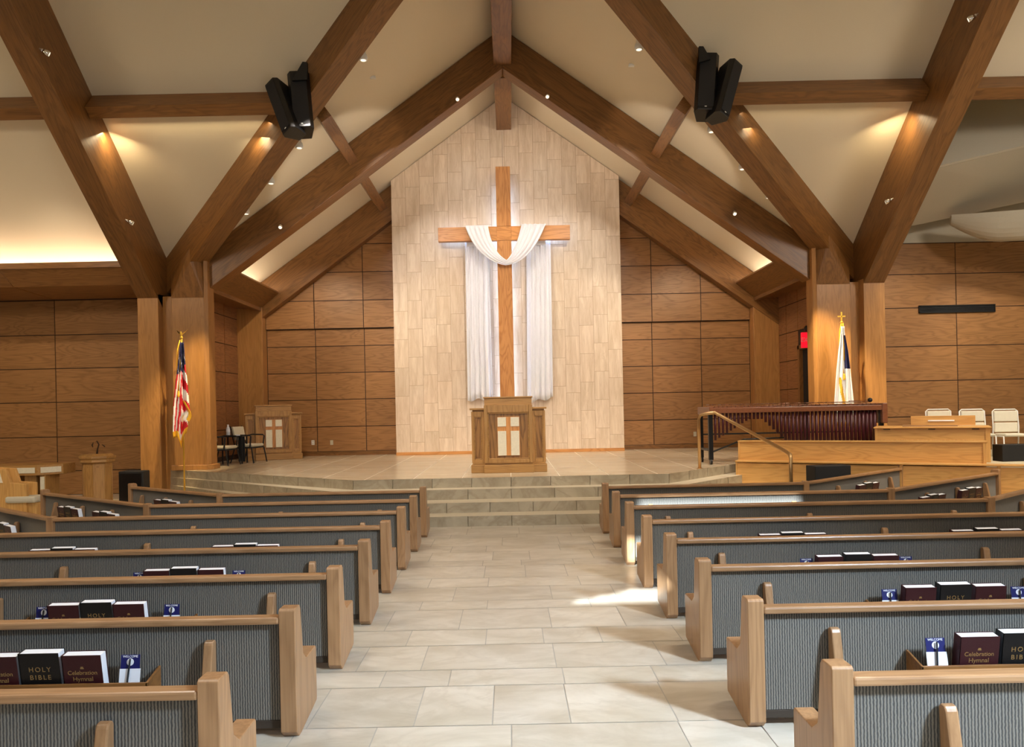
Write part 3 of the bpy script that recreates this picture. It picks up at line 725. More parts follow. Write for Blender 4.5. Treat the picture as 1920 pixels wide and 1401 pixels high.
# ------------------------------------------------------------------ chancel chairs and table
def make_chair(loc, rz, label):
    t = thing('armchair', label, 'chair', loc, rz, 'black framed chancel chairs')
    sm = MB(); 
    P = [[(x, -.27+.54*j/8, .46+.05*math.sin(math.pi*j/8)**.5*(1-abs(x)/.6) - (.05 if j == 0 else 0)) for x in (-.27, -.2, 0, .2, .27)] for j in range(9)]
    MB().box(-.27, .27, -.28, .26, .42, .50).build('seat', M['cream'], t, bevel=.035)
    MB().prism([(.24, .60), (.29, .60), (.37, .96), (.31, .96)], -.24, .24, 'x').build('backrest', M['cream'], t, bevel=.02)
    for sx in (-1, 1):
        MB().tube([(sx*.29, -.26, .40), (sx*.31, -.33, 0)], .017, 8).build('leg', M['blackmatt'], t)
        MB().tube([(sx*.29, .24, .40), (sx*.31, .36, 0)], .017, 8).build('leg', M['blackmatt'], t)
        MB().tube([(sx*.30, -.22, .40), (sx*.31, -.26, .70), (sx*.31, -.22, .73), (sx*.31, .10, .74), (sx*.3, .28, .70)], .018, 8).build('armrest', M['blackmatt'], t)
        MB().tube([(sx*.26, .25, .42), (sx*.26, .30, .62), (sx*.255, .39, .98)], .015, 8).build('back_frame', M['blackmatt'], t)
    MB().box(-.28, .28, -.26, .26, .385, .42).build('seat_frame', M['blackmatt'], t)
    return t
ch = make_chair(tuple(onz(411, 874, ZP)-Vector((0, -.2, 0))), math.radians(82), 'black framed armchair half hidden by the left pier')
dup(ch, tuple(onz(464, 868, ZP)+Vector((0, .15, 0))), math.radians(76), 'black framed armchair with cream seat in front of the spare pulpit')
tb_p = onz(437, 870, ZP)+Vector((0, .15, 0))
tb = thing('side_table', 'black side table between the two chancel armchairs', 'table', tuple(tb_p))
MB().box(-.28, .28, -.22, .22, .70, .73).build('table_top', M['blackmatt'], tb, bevel=.005)
for a in (-1, 1):
    for b in (-1, 1): MB().box(a*.25-.015, a*.25+.015, b*.19-.015, b*.19+.015, 0, .70).build('leg', M['blackmatt'], tb)
MB().box(.1, .26, -.02, .02, .05, .70).build('centre_panel', M['blackmatt'], tb)
bt = thing('water_bottle', 'clear plastic water bottle on the chancel side table', 'bottle', (tb_p.x-.17, tb_p.y, ZP+.73))
MB().lathe([(.045, 0), (.05, .02), (.05, .1), (.045, .12), (.05, .14), (.05, .19), (.02, .25), (.018, .27)], 0, 0, 16).build('body', M['glassy'], bt, smooth=True)
MB().lathe([(.022, .27), (.022, .295)], 0, 0, 14).build('cap', M['white'], bt)
MB().lathe([(.0515, .1), (.0515, .17)], 0, 0, 16).build('wrapper', M['paper'], bt)
o = MB().box(-.05, .05, -.035, .035, 0, .03).build('tissue_pack', M['paper'], loc=(tb_p.x+.12, tb_p.y-.1, ZP+.73), bevel=.004); tag(o, 'small white tissue pack on the chancel side table', 'tissues')
# ------------------------------------------------------------------ flags
def flag(base, top_z, label, name, kind):
    t = thing(name, label, 'flag', base); hgt = top_z-base[2]
    MB().lathe([(.17, 0), (.17, .02), (.12, .04), (.05, .07), (.03, .13)], 0, 0, 20).build('stand', M['gold'], t, smooth=True)
    MB().tube([(0, 0, .1), (0, 0, hgt-.16)], .018, 10).build('pole', M['gold'], t, smooth=True)
    if kind == 'us':
        f = MB().lathe([(.0, hgt-.17), (.035, hgt-.15), (.035, hgt-.12), (.012, hgt-.1)], 0, 0, 12)
        f.tube([(0, 0, hgt-.12), (0, -.01, hgt-.04), (0, -.03, hgt)], [.02, .028, .014], 8)
        for s in (-1, 1): f.prism([(s*.01, hgt-.09), (s*.07, hgt-.02), (s*.16 if s > 0 else s*.11, hgt+.05), (s*.06, hgt-.04), (s*.01, hgt-.05)], -.012, .008, 'y')
        f.build('eagle_finial', M['gold'], t)
    else:
        f = MB().box(-.014, .014, -.012, .012, hgt-.16, hgt+.06).box(-.085, .085, -.012, .012, hgt-.055, hgt-.027).lathe([(.03, hgt-.2), (.04, hgt-.18), (.02, hgt-.15)], 0, 0, 12)
        f.build('cross_finial', M['gold'], t)
    MB().tube([(-.02, -.03, hgt-.2), (-.07, -.05, hgt-.4), (-.09, -.06, hgt-.75), (-.05, -.06, hgt-1.0), (-.03, -.12, hgt-1.35)], .012, 8).tube([(.02, -.03, hgt-.2), (.0, -.08, hgt-.5), (.0, -.1, hgt-1.05)], .012, 8).build('gold_cord', M['fringe'], t, smooth=True)
    MB().lathe([(.012, 0), (.03, -.03), (.035, -.12), (.03, -.15)], -.03, -.12, 10).build('tassel', M['fringe'], t, loc=(0, 0, hgt-1.35))
    return t, hgt
# American flag
fb = (at(346, 916, 17.1)); fb.z = .0
zt_ = at(342, 622, 17.1).z
t, hg = flag(Vector((fb.x, 17.1, 0)), zt_, 'American flag with gold fringe hanging on a pole before the left pier', 'flag', 'us')
def flagpt(px, py, dy): return at(px, py, 17.1+dy)-Vector((fb.x, 17.1, 0))
nr, nc = 46, 40; P = []
def interp(tab, y):
    for a, b in zip(tab, tab[1:]):
        if y <= b[0]: k = (y-a[0])/(b[0]-a[0]); return a[1]+(b[1]-a[1])*max(0, k)
    return tab[-1][1]
lt = [(642, 338), (690, 333), (712, 330), (760, 325), (812, 324), (822, 325), (842, 336)]
rt = [(642, 344), (690, 348), (712, 351), (760, 355), (775, 357), (785, 352), (800, 352), (842, 344)]
for i in range(nr):
    t_ = i/(nr-1); row = []
    for j in range(nc):
        u = j/(nc-1); yend = 820 if u < .45 else (842 if u < .75 else 812)
        yend = 822-10*u + (24*math.exp(-((u-.6)/.15)**2)); y = 642+(yend-642)*t_
        xl, xr_ = interp(lt, y), interp(rt, y)
        row.append(flagpt(xl+(xr_-xl)*u, y, -.09-.05*math.sin(u*15+t_*2)-.04*math.sin(u*7)))
    P.append(row)
def usm(i, j):
    u, t_ = j/(nc-2), i/(nr-2)
    if i >= nr-4: return 3
    if t_ < .34-.10*u-.0*u: return (1 if (i*5+j*3) % 11 == 0 and i > 4 else 2)
    if u < .5: return 0 if math.floor(u*9+t_*2.6) % 2 else 1
    return 0 if math.floor((t_*9.0)-u*3.2) % 2 else 1
MB().grid(P, usm).build('cloth', [M['red'], M['white'], M['navy'], M['fringe']], t, smooth=True, solid=.01, fix=False)
P = []
for i in range(14):
    k = i/13; a = bez((345, 752), (352, 768), (362, 775), (352, 788), k); P.append([flagpt(a[0]-2.5, a[1]-1.5, -.20), flagpt(a[0]+2.5, a[1]+2.5, -.22)])
MB().grid(P).build('fringe', M['fringe'], t, solid=.012, fix=False)
# Christian flag
yb = 17.1; fbr = at(1581, 750, yb); zt_ = at(1580, 590, yb).z
t, hg = flag(Vector((fbr.x, yb, ZP)), zt_, 'white church flag with gold fringe on a pole before the right pier', 'flag', 'church')
lt = [(620, 1577), (660, 1572), (700, 1568), (756, 1564)]; rt = [(620, 1583), (660, 1590), (700, 1595), (756, 1601)]; P = []
for i in range(nr):
    t_ = i/(nr-1); row = []
    for j in range(nc):
        u = j/(nc-1); y = 612+(800-612)*t_; xl, xr_ = interp(lt, y), interp(rt, y)
        q = at(xl+(xr_-xl)*u, y, yb-.1-.045*math.sin(u*18+t_*2)-.03*math.sin(u*6)); row.append(q-Vector((fbr.x, yb, ZP)))
    P.append(row)
def chm(i, j):
    u, t_ = j/(nc-2), i/(nr-2)
    if u > .62 and t_ < .42 and t_ > .08: return 1
    if abs(u-(.25+.9*(t_-.5))) < .08 and t_ > .5: return 2
    if i > nr-4: return 2
    return 0
MB().grid(P, chm).build('cloth', [M['white'], M['navy'], M['fringe']], t, smooth=True, solid=.01, fix=False)
# ------------------------------------------------------------------ left transept furniture
# baptismal font
p = at(182, 851, 16.3); f = thing('baptismal_font', 'eight sided oak baptismal font with a dove ornament on top', 'font', (p.x, 16.3, 0), math.radians(12))
zt = p.z
MB().lathe([(.36, 0), (.36, .1), (.30, .12)], 0, 0, 8).build('plinth', M['pulpit_z'], f, bevel=.008)
MB().lathe([(.29, .12), (.30, zt-.2)], 0, 0, 8).build('pedestal', M['pulpit_z'], f, bevel=.008)
m = MB()
for k in range(8):
    a = 2*math.pi*(k+.5)/8; r = .29*math.cos(math.pi/8); 
    ex = Vector((-math.sin(a), math.cos(a), 0)); no = Vector((math.cos(a), math.sin(a), 0)); c0 = no*(r+.004)
    for s0, s1, z0, z1 in ((-.1, -.075, .16, zt-.25), (.075, .1, .16, zt-.25), (-.075, .075, .16, .2), (-.075, .075, zt-.29, zt-.25)):
        q = [c0+ex*s0, c0+ex*s1, c0+ex*s1+no*.012, c0+ex*s0+no*.012]; m.hexa([(v.x, v.y, z0) for v in q]+[(v.x, v.y, z1) for v in q])
m.build('panel_moulding', M['pulpit_z'], f)
MB().lathe([(.32, zt-.2), (.37, zt-.17), (.35, zt-.12), (.38, zt-.09), (.38, zt-.05), (.34, zt-.03), (.30, zt)], 0, 0, 8).build('rim', M['pulpit_x'], f, bevel=.004)
m = MB().tube([(0, 0, zt), (.01, 0, zt+.1), (.04, 0, zt+.2), (.0, 0, zt+.28), (-.02, 0, zt+.26)], [.02, .014, .014, .012, .005], 8)
m.tube([(-.08, 0, zt+.14), (-.095, 0, zt+.19), (-.07, 0, zt+.25)], [.006, .016, .006], 8).tube([(.1, 0, zt+.2), (.16, 0, zt+.15)], [.006, .014], 8)
m.build('ornament', M['groove'], f, smooth=True)
# communion table
p = at(5, 876, 15.6); cy = 15.6
ct = thing('communion_table', 'oak communion table with white stone inlay panels, at left edge', 'table', (at(35, 880, cy).x, cy, 0))
zt = at(40, 873, cy).z; xr = at(70, 880, cy).x-ct.location.x; xs = at(100, 880, cy).x-ct.location.x; zb2 = at(66, 892, cy).z
MB().prism([(-.9, 0), (xr, 0), (xs, .35), (xs, .8), (-.9, .8)], zb2, zt, 'z').build('table_top', M['pulpit_x'], ct, bevel=.01)
MB().box(-.85, xr-.05, -.012, .0, zb2+.05, zt-.05).build('inlay_panel', M['inlay'], ct, bevel=.004)
a, b = Vector((xr+.04, .04, 0)), Vector((xs-.03, .32, 0)); n_ = Vector((.35, -.33, 0)).normalized()*.012
q = [a, b, b+n_, a+n_]; MB().hexa([(v.x, v.y, zb2+.05) for v in q]+[(v.x, v.y, zt-.05) for v in q]).build('inlay_panel', M['inlay'], ct)
MB().box(-.75, -.2, .15, .65, 0, zb2).box(xr-.35, xr-.1, .12, .6, 0, zb2).build('pedestal', M['pulpit_z'], ct, bevel=.01)
MB().box(xr-.02, xr+.1, .1, .6, 0, zb2).build('pedestal_wing', M['pulpit_z'], ct, bevel=.01)
MB().box(xr+.0, xr+.085, .085, .1, .45, .78).build('inlay_tile', M['inlay'], ct)
# celebrant's armchair
cy = 13.6; x0 = at(-25, 920, cy).x
ac = thing('clergy_chair', 'high backed oak clergy armchair with cream cushion, at left edge', 'chair', (x0, cy, 0))
pts = [(-25, 878), (13, 880), (22, 905), (53, 907), (53, 960), (-25, 960)]
pr = [(at(x, y, cy).x-x0, max(0.03, at(x, y, cy).z)) for x, y in pts]; pr[-1] = (pr[-1][0], .03); pr[-2] = (pr[-2][0], .03)
MB().prism(pr, -.05, .03, 'y').build('side_panel', M['choir_z'], ac, bevel=.012)
pr2 = [(at(x, y, cy).x-x0, at(x, y, cy).z) for x, y in ((-18, 884), (3, 885), (9, 905), (-18, 905))]
MB().prism(pr2, -.066, -.05, 'y').build('inlay_panel', M['inlay'], ac)
MB().prism(pr, .22, .28, 'y').build('side_panel', M['choir_z'], ac, bevel=.012)
a, b = at(24, 933, cy), at(71, 925, cy)
MB().box(a.x-x0-.1, b.x-x0, -.09, .30, a.z-.1, a.z+.02).build('seat_cushion', M['cream'], ac, bevel=.04)
MB().box(.1, b.x-x0-.02, -.02, .26, .03, a.z-.1).build('seat_box', M['choir_z'], ac, bevel=.01)
MB().box(at(-25, 920, cy).x-x0, at(0, 920, cy).x-x0, .0, .26, .4, pr[0][1]-.05).build('backrest', M['choir_z'], ac, bevel=.02)
o = MB().box(-.55, .2, 0, .5, 0, .06).build('low_plinth', M['carpet'], loc=(at(80, 950, 14.6).x, 14.6, 0)); tag(o, 'low cream plinth on the floor behind the clergy chair', 'plinth')
# floor speaker at the pier
p = at(246, 884, 17.3)
sp_ = thing('floor_speaker', 'black floor loudspeaker standing between font and left pier', 'loudspeaker', (p.x, 17.3, 0))
MB().box(-.30, .28, 0, .5, 0, p.z).build('cabinet', M['blackmatt'], sp_, bevel=.015)
MB().box(-.25, .23, -.012, 0, .05, p.z-.05).build('grille', M['black'], sp_)
# ------------------------------------------------------------------ choir front, console, chairs (right)
e = Vector((.868, -.496)); nb = Vector((.496, .868))
c0 = Vector((4.78, 15.67))
def loc_on(px, py, off=0):           # along-direction coordinate and height on the choir line, set back by off
    p = c0+nb*off; q = onv(px, py, p, e); t = (Vector((q.x, q.y))-c0).dot(e); return t, q.z
rz = math.atan2(e.y, e.x)
cf = thing('choir_screen', 'light oak choir screen behind the handrail, upper tier', 'screen', (c0.x, c0.y, 0), rz)
t1, z1 = loc_on(1849, 830); zt = 1.235; zb = .80
MB().box(0, t1, 0, .08, zb-.4, zt-.03).build('panel', M['choir_x'], cf)
MB().box(-.01, t1+.02, -.025, .22, zt-.03, zt).build('cap_rail', M['choir_x'], cf, bevel=.008)
MB().box(0, .035, -.02, 0, zb, zt-.03).box(t1-.05, t1, -.02, 0, zb, zt-.03).box(0, t1, -.02, 0, zb-.03, zb+.02).build('frame', M['choir_z'], cf, bevel=.004)
MB().box(0, t1-.02, .08, 5.2, zb-.5, zb-.05) 
lf = thing('choir_screen', 'light oak choir screen, long lower tier behind the angled pews', 'screen', (c0.x-nb.x*.26, c0.y-nb.y*.26, 0), rz)
zl = .835; tl = 7.5
seams = [0]+[loc_on(x, 880, -.26)[0] for x in (1483, 1690, 1873)]+[tl]
m = MB(); fr = MB()
for a, b in zip(seams, seams[1:]):
    m.box(a+.03, b-.03, .02, .04, .30, zl-.05)
    fr.box(a, a+.03, -.005, .05, .0, zl-.03).box(b-.03, b, -.005, .05, .0, zl-.03).box(a, b, -.005, .05, .0, .3)
m.build('panel', M['choir_x'], lf); fr.build('frame', M['choir_z'], lf, bevel=.004)
MB().box(-.01, tl, -.03, .26, zl-.03, zl).build('cap_rail', M['choir_x'], lf, bevel=.008)
# choir riser floor behind the screens
o = MB().box(.02, 8.0, .24, 5, 0, .8).build('choir_riser', M['carpet'], loc=(c0.x+.4*e.x, c0.y+.4*e.y, 0), rot=rz); struct(o)
# black box on pew level
a = at(1531, 893, 13.4); b = at(1614, 893, 13.4)
o = MB().box(0, b.x-a.x-.1, 0, .32, 0, .98-.13).build('monitor_speaker', M['blackmatt'], loc=(a.x, 13.45, 0), bevel=.01, rot=math.radians(8)); tag(o, 'low black box in front of the choir screen beside the pew', 'monitor')
# organ console
off = .75; ta, za = loc_on(1640, 801, off); tb2, zb3 = loc_on(1857, 800, off)
og = thing('organ_console', 'light oak organ console seen from behind, on the choir riser', 'organ', (c0.x+nb.x*off+e.x*ta, c0.y+nb.y*off+e.y*ta, .8), rz)
Wd = tb2-ta; hz = za-.8
MB().box(0, Wd, .02, .85, 0, hz-.03).build('case', M['choir_x'], og, bevel=.006)
MB().box(-.02, Wd+.02, -.03, .88, hz-.03, hz).build('top', M['choir_x'], og, bevel=.008)
MB().box(0, .05, 0, .02, 0, hz-.03).box(Wd-.08, Wd, 0, .02, 0, hz-.03).box(.05, Wd-.08, 0, .02, hz-.28, hz-.25).build('back_frame', M['choir_z'], og, bevel=.003)
for k in (.08, .48, .85): MB().box(Wd*k, Wd*k+.12, -.008, .0, hz-.055, hz-.04).build('hinge', M['blackmatt'], og)
t0, zz0 = loc_on(1708, 792, off+.3); t1, zz1 = loc_on(1829, 779, off+.3)
MB().box(t0-ta, t1-ta, .3, .33, hz+.02, zz1-.8).build('music_rest', M['choir_x'], og, bevel=.005)
MB().box(t0-ta-.15, t1-ta-.3, .2, .5, hz, hz+.025).build('desk_shelf', M['pew_x'], og)
MB().box(t0-ta+.3, t1-ta-.35, .285, .3, hz+.1, hz+.125).build('paper_strip', M['paper'], og)
# padded chairs of the choir
def padded_chair(loc, rz_, label):
    t = thing('padded_chair', label, 'chair', loc, rz_, 'cream padded choir chairs')
    MB().box(-.24, .24, -.22, .22, .42, .48).build('seat', M['beigevinyl'], t, bevel=.03)
    MB().box(-.23, .23, .20, .24, .72, .94).build('backrest', M['beigevinyl'], t, bevel=.03)
    MB().box(-.23, .23, .19, .23, .50, .70).build('back_panel', M['beigevinyl'], t, bevel=.03)
    MB().tube([(-.25, .26, 0), (-.25, .21, .6), (-.245, .24, .93), (-.2, .245, .97), (.2, .245, .97), (.245, .24, .93), (.25, .21, .6), (.25, .26, 0)], .014, 8).build('back_frame', M['whitemetal'], t, smooth=True)
    for s in (-1, 1): MB().tube([(s*.25, -.2, 0), (s*.25, -.18, .42), (s*.25, .2, .42)], .014, 8).build('leg', M['whitemetal'], t, smooth=True)
    return t
cz = .8
def cpos(px, top=767):
    u, w = uw(px, top); d = 16.2; return at(px, top, d)
first = None
for px, lab in ((1768, 'cream padded chair behind the organ console, leftmost'), (1833, 'cream padded chair behind the organ console, second from left'), (1896, 'cream padded chair at the right edge of the picture, rightmost of three')):
    p = at(px, 767, 15.6 if px < 1800 else 15.3); z0 = p.z-.98
    if first is None: first = padded_chair((p.x, p.y, max(.8, z0)), math.radians(-8), lab)
    else: dup(first, (p.x, p.y, max(.8, z0)), math.radians(-6), lab)
    px_ = p
p = at(1900, 850, 14.6)
o = MB().box(-.12, .6, 0, .3, 0, .32).build('speaker_box', M['blackmatt'], loc=(at(1892, 874, 14.2).x, 14.2, .8-.0), bevel=.01); tag(o, 'black equipment box on the choir riser at right edge', 'equipment')
# ------------------------------------------------------------------ handrail
hr = thing('handrail', 'bent metal handrail at the right side of the platform steps', 'handrail', (4.0, 15.2, ZP))
A = onz(1312, 879, ZP); tp = A+Vector((0, 0, at(1312, 776, A.y).z-ZP)); B0 = at(1483, 900, 12.85); B1 = at(1482, 855, 12.85)
o_ = Vector(hr.location); zt = tp.z
path = [A, Vector((A.x, A.y, zt-.12)), Vector((A.x+.03, A.y-.02, zt-.03)), Vector((A.x+.12, A.y-.05, zt)), at(1340, 774, A.y-.1), at(1348, 778, A.y-.14)]
path += [at(1474, 847, 13.0), at(1481, 852, 12.9), at(1483, 860, 12.87), Vector((B1.x, 12.85, B1.z-.15)), Vector((B1.x, 12.85, .02))]
MB().tube([v-o_ for v in path], .032, 12).build('rail', M['brass'], hr, smooth=True)
MB().lathe([(.06, 0), (.06, .012)], A.x-o_.x, A.y-o_.y, 16).build('flange', M['brass'], hr)
# ------------------------------------------------------------------ marimba
ym = 15.95; xa, xb = at(1330, 800, ym).x, at(1656, 800, ym).x; W = xb-xa
mr = thing('marimba', 'large marimba with dark red resonator tubes behind the choir screen', 'marimba', (xa, ym, ZP), math.radians(0))
zt = at(1400, 762, ym).z-ZP; zL = at(1330, 875, ym).z-ZP
zt = at(1500, 757, ym).z-ZP
MB().box(.0, W, -.08, -.03, zt-.17, zt-.06).build('front_rail', M['rosewood'], mr, bevel=.01)
MB().box(.0, W, .85, .90, zt-.17, zt-.04).build('rear_rail', M['rosewood'], mr, bevel=.01)
MB().box(-.02, .05, -.1, .9, zt-.2, zt-.03).build('end_block', M['rosewood'], mr, bevel=.01)
MB().box(W-.06, W+.06, -.1, .95, zt-.45, zt-.02).build('end_block', M['rosewood'], mr, bevel=.02)
nb_ = 40
for i in range(nb_):
    u = (i+.5)/nb_; x = .06+(W-.16)*u; ww = (W-.16)/nb_*.42; l0 = .16+.16*u
    MB().box(x-ww, x+ww, .35-l0*1.1-.05, .38, zt-.045, zt-.02).build('bar', M['rosewood'], mr, bevel=.003)
for i in range(nb_):
    if i % 7 in (2, 6): continue
    u = (i+1)/nb_; x = .06+(W-.16)*u; ww = (W-.16)/nb_*.40; l0 = .16+.16*u
    MB().box(x-ww, x+ww, .42, .46+l0*1.3, zt-.0, zt+.022).build('bar', M['rosewood'], mr, bevel=.003)
for i in range(42):
    u = (i+.5)/42; x = .09+(W-.22)*u
    if u < .22: ln = .62-(u/.22)*.46
    elif u < .30: ln = .16
    elif u < .48: ln = .16+(u-.30)/.18*.60
    else: ln = .80
    r = .025+.012*u
    MB().lathe([(r, zt-.15-ln), (r, zt-.15)], x, .02, 14).build('resonator', M['marred'], mr, smooth=True)
for s, x in ((0, .03), (1, W-.03)):
    MB().box(x-.045, x+.045, -.01, .07, .1, zt-.17).build('leg', M['black'], mr, bevel=.006)
    MB().box(x-.035, x+.035, .75, .81, .1, zt-.17).build('leg', M['black'], mr, bevel=.006)
    MB().box(x-.03, x+.03, .0, .8, .28, .33).build('leg_brace', M['black'], mr, bevel=.004)
    MB().tube([(x-.02, .03, .06), (x+.02, .03, .06)], .06, 16).tube([(x-.02, .78, .06), (x+.02, .78, .06)], .06, 16).build('caster', M['black'], mr)
MB().tube([(.05, .05, .26), (.9, .55, .50), (W/2, .6, .52)], .018, 8).build('cross_brace', M['black'], mr)
MB().tube([(.05, .78, .62), (W-.05, .78, .62)], .018, 8).build('cross_brace', M['black'], mr)
o = thing('mallet', 'dark mallet head resting on the right end of the marimba', 'mallet', (xa+W-.22, ym+.1, ZP+zt+.045), 0)
MB().lathe([(.01, -.045), (.04, -.03), (.05, 0), (.04, .035), (.01, .05)], 0, 0, 12).build('head', M['blackmatt'], o, smooth=True)
MB().tube([(0, 0, 0), (-.35, .25, -.01)], .007, 6).build('handle', M['rosewood'], o)
# ------------------------------------------------------------------ pews
ROWS = [3.385+1.195*k for k in range(8)]
PRO = [(.05, 0), (.10, 0), (.47, .06), (.48, .08), (.48, .415), (.468, .43), (.24, .425), (.175, .475), (.130, .775), (.110, .80), (.012, .80), (0, .788), (0, .045)]
def end_panel(x0, x1): return MB().prism(PRO, x0, x1, 'x')
SUP = [(.03, .05), (.045, .60), (.03, .615), (.0, .61), (-.012, .59), (-.075, .28), (-.03, .05)]
def add_rack(root, x0, x1, dirloc=None):
    m = MB(); t = .014
    m.box(x0, x1, -.135, -.12, .27, .415).box(x0, x1, -.135, .04, .27, .285)
    for a, b in ((x0, x0+t), (x1-t, x1)): m.prism([(-.135, .27), (-.135, .415), (.04, .46), (.04, .27)], a, b, 'x')
    return m
ordn = {0: 'nearest pew', 1: 'second nearest pew', 2: 'third pew from camera', 3: 'fourth pew from camera', 4: 'fourth pew from the steps', 5: 'third pew from the steps', 6: 'second pew from the steps', 7: 'pew next to the steps'}
def straight(root, a, b, name_back='back_panel'):        # a..b along local x
    MB().box(a, b, .050, .085, .10, .705).build(name_back, M['fabric'], root, bevel=.004)
    MB().box(a, b, .046, .09, .050, .10).build('bottom_rail', M['railbrown'], root, bevel=.004)
    MB().box(a, b, .0, .095, .705, .748).build('cap_rail', M['pew_x'], root, bevel=.012)
    MB().box(a, b, .09, .43, .34, .37).build('seat_board', M['pew_x'], root, bevel=.006)
    MB().box(a+.01, b-.01, .10, .44, .37, .42).build('seat_cushion', M['fabric'], root, bevel=.018)
    MB().box(a+.01, b-.01, .085, .115, .42, .70).build('back_cushion', M['fabric'], root, bevel=.012)
WING = {-1: {7: (4.60, (6.85, 13.42)), 6: (5.17, (7.93, 12.62)), 5: (5.80, (8.8, 11.75))}, 1: {7: (4.65, (7.30, 13.92)), 6: (5.38, (8.27, 12.66)), 5: (6.02, (8.9, 11.65))}}
SUPX = {-1: {6: [1.87, 3.27], 3: [1.875, 4.2]}, 1: {3: [1.955, 4.42], 4: [1.95, 4.08], 5: [1.96, 3.74, 5.55]}}
RACK = {-1: {1: [(2.19, 3.5)], 2: [(2.46, 3.78)], 3: [(2.42, 3.62)], 4: [(2.42, 3.4), (4.4, 5.35)]}, 1: {1: [(2.42, 3.72)], 2: [(2.74, 4.05)], 3: [(2.62, 3.8)], 4: [(2.55, 3.5), (4.64, 5.64)]}}
book_n = 0
def wing_frame(sg, k):
    xj, (xe, ye) = WING[sg][k]; p0 = Vector((sg*xj, ROWS[k])); p1 = Vector((sg*xe, ye)); d = (p1-p0); return p0, d.normalized(), d.length
WR = {-1: {7: [(302, 941, 345, 945)], 6: [(120, 950, 166, 962), (190, 960, 232, 968)], 5: [(1, 984, 44, 995)]}, 1: {7: [(1594, 912, 1638, 908)], 6: [(1714, 936, 1756, 926), (1783, 922, 1830, 914)]}}
pewroots = {}
for sg, nm in ((-1, 'left'), (1, 'right')):
    xin = -1.345 if sg < 0 else 1.435
    for k, yr in enumerate(ROWS):
        lab = '%s in the %s block, grey ribbed back and oak ends' % (ordn[k], nm)
        lab = {0: 'oak and grey fabric pew nearest the camera, %s of the aisle', 1: 'oak and grey fabric pew second nearest the camera, %s of the aisle', 2: 'oak and grey fabric pew, third from the camera, %s of the aisle', 3: 'oak and grey fabric pew, fourth from the camera, %s of the aisle',
               4: 'oak and grey fabric pew, fourth from the steps, %s of the aisle', 5: 'oak and grey pew with angled wing, third from the steps, %s of the aisle', 6: 'oak and grey pew with angled wing, second from the steps, %s of the aisle', 7: 'oak and grey pew with angled wing next to the steps, %s of the aisle'}[k] % nm
        r = thing('pew', lab, 'pew', (xin, yr, 0), 0, 'pews with angled wings' if k > 4 else 'straight pews along the aisle'); pewroots[(sg, k)] = r
        wing = k in WING[sg]
        xo = (WING[sg][k][0] if wing else 6.2)-abs(xin)
        a, b = (0, .10) if sg > 0 else (-.10, 0)
        end_panel(a, b).build('end_panel', M['pew_z'], r, bevel=.005)
        if sg > 0: straight(r, .10, xo)
        else: straight(r, -xo, -.10)
        for sx in SUPX[sg].get(k, [1.875 if sg < 0 else 1.97, 4.0]):
            x = sg*sx-xin; MB().prism(SUP, x-.03, x+.03, 'x').build('back_support', M['pew_z'], r, bevel=.008)
            MB().box(x-.03, x+.03, -.02, .46, 0, .06).box(x-.025, x+.025, .3, .36, .06, .34).build('foot', M['pew_y'], r, bevel=.006)
        for x0, x1 in RACK[sg].get(k, []):
            q0, q1 = sorted((sg*x0-xin, sg*x1-xin)); add_rack(r, q0, q1).build('book_rack', M['beam_x'], r, bevel=.003)
        if wing:
            p0, d, ln = wing_frame(sg, k)
            x = sg*xo
            MB().box(x-.045, x+.045, -.005, .10, 0, .765).build('joint_post', M['pew_z'], r, bevel=.01)
            wr = MB()
            # wing pieces are built along local x in their own rotated frame
            ang = math.atan2(d.y*sg, d.x*sg)     # local +x for right, mirrored for left
            def wing_piece(mbx, name, mat, bevel):
                o = mbx.build(name, mat, r, loc=(x, 0, 0), bevel=bevel, rot=ang); return o
            s0, s1 = (0.0, ln) if sg > 0 else (-ln, 0.0)
            wing_piece(MB().box(s0, s1, .050, .085, .10, .705), 'wing_back_panel', M['fabric'], .004)
            wing_piece(MB().box(s0, s1, .046, .09, .05, .10), 'wing_bottom_rail', M['railbrown'], .004)
            wing_piece(MB().box(s0, s1, .0, .095, .705, .748), 'wing_cap_rail', M['pew_x'], .012)
            i0, i1 = (s0+.25, s1) if sg > 0 else (s0, s1-.25)
            wing_piece(MB().box(i0, i1, .09, .43, .34, .37), 'wing_seat_board', M['pew_x'], .006)
            wing_piece(MB().box(i0, i1, .10, .44, .37, .42), 'wing_seat_cushion', M['fabric'], .018)
            ea, eb = (s1, s1+.085) if sg > 0 else (s0-.085, s0)
            wing_piece(end_panel(ea, eb), 'end_panel', M['pew_z'], .01)
            for frac in (.30, .58, .86):
                q = sg*ln*frac; wing_piece(MB().prism(SUP, q-.03, q+.03, 'x'), 'back_support', M['pew_z'], .008)
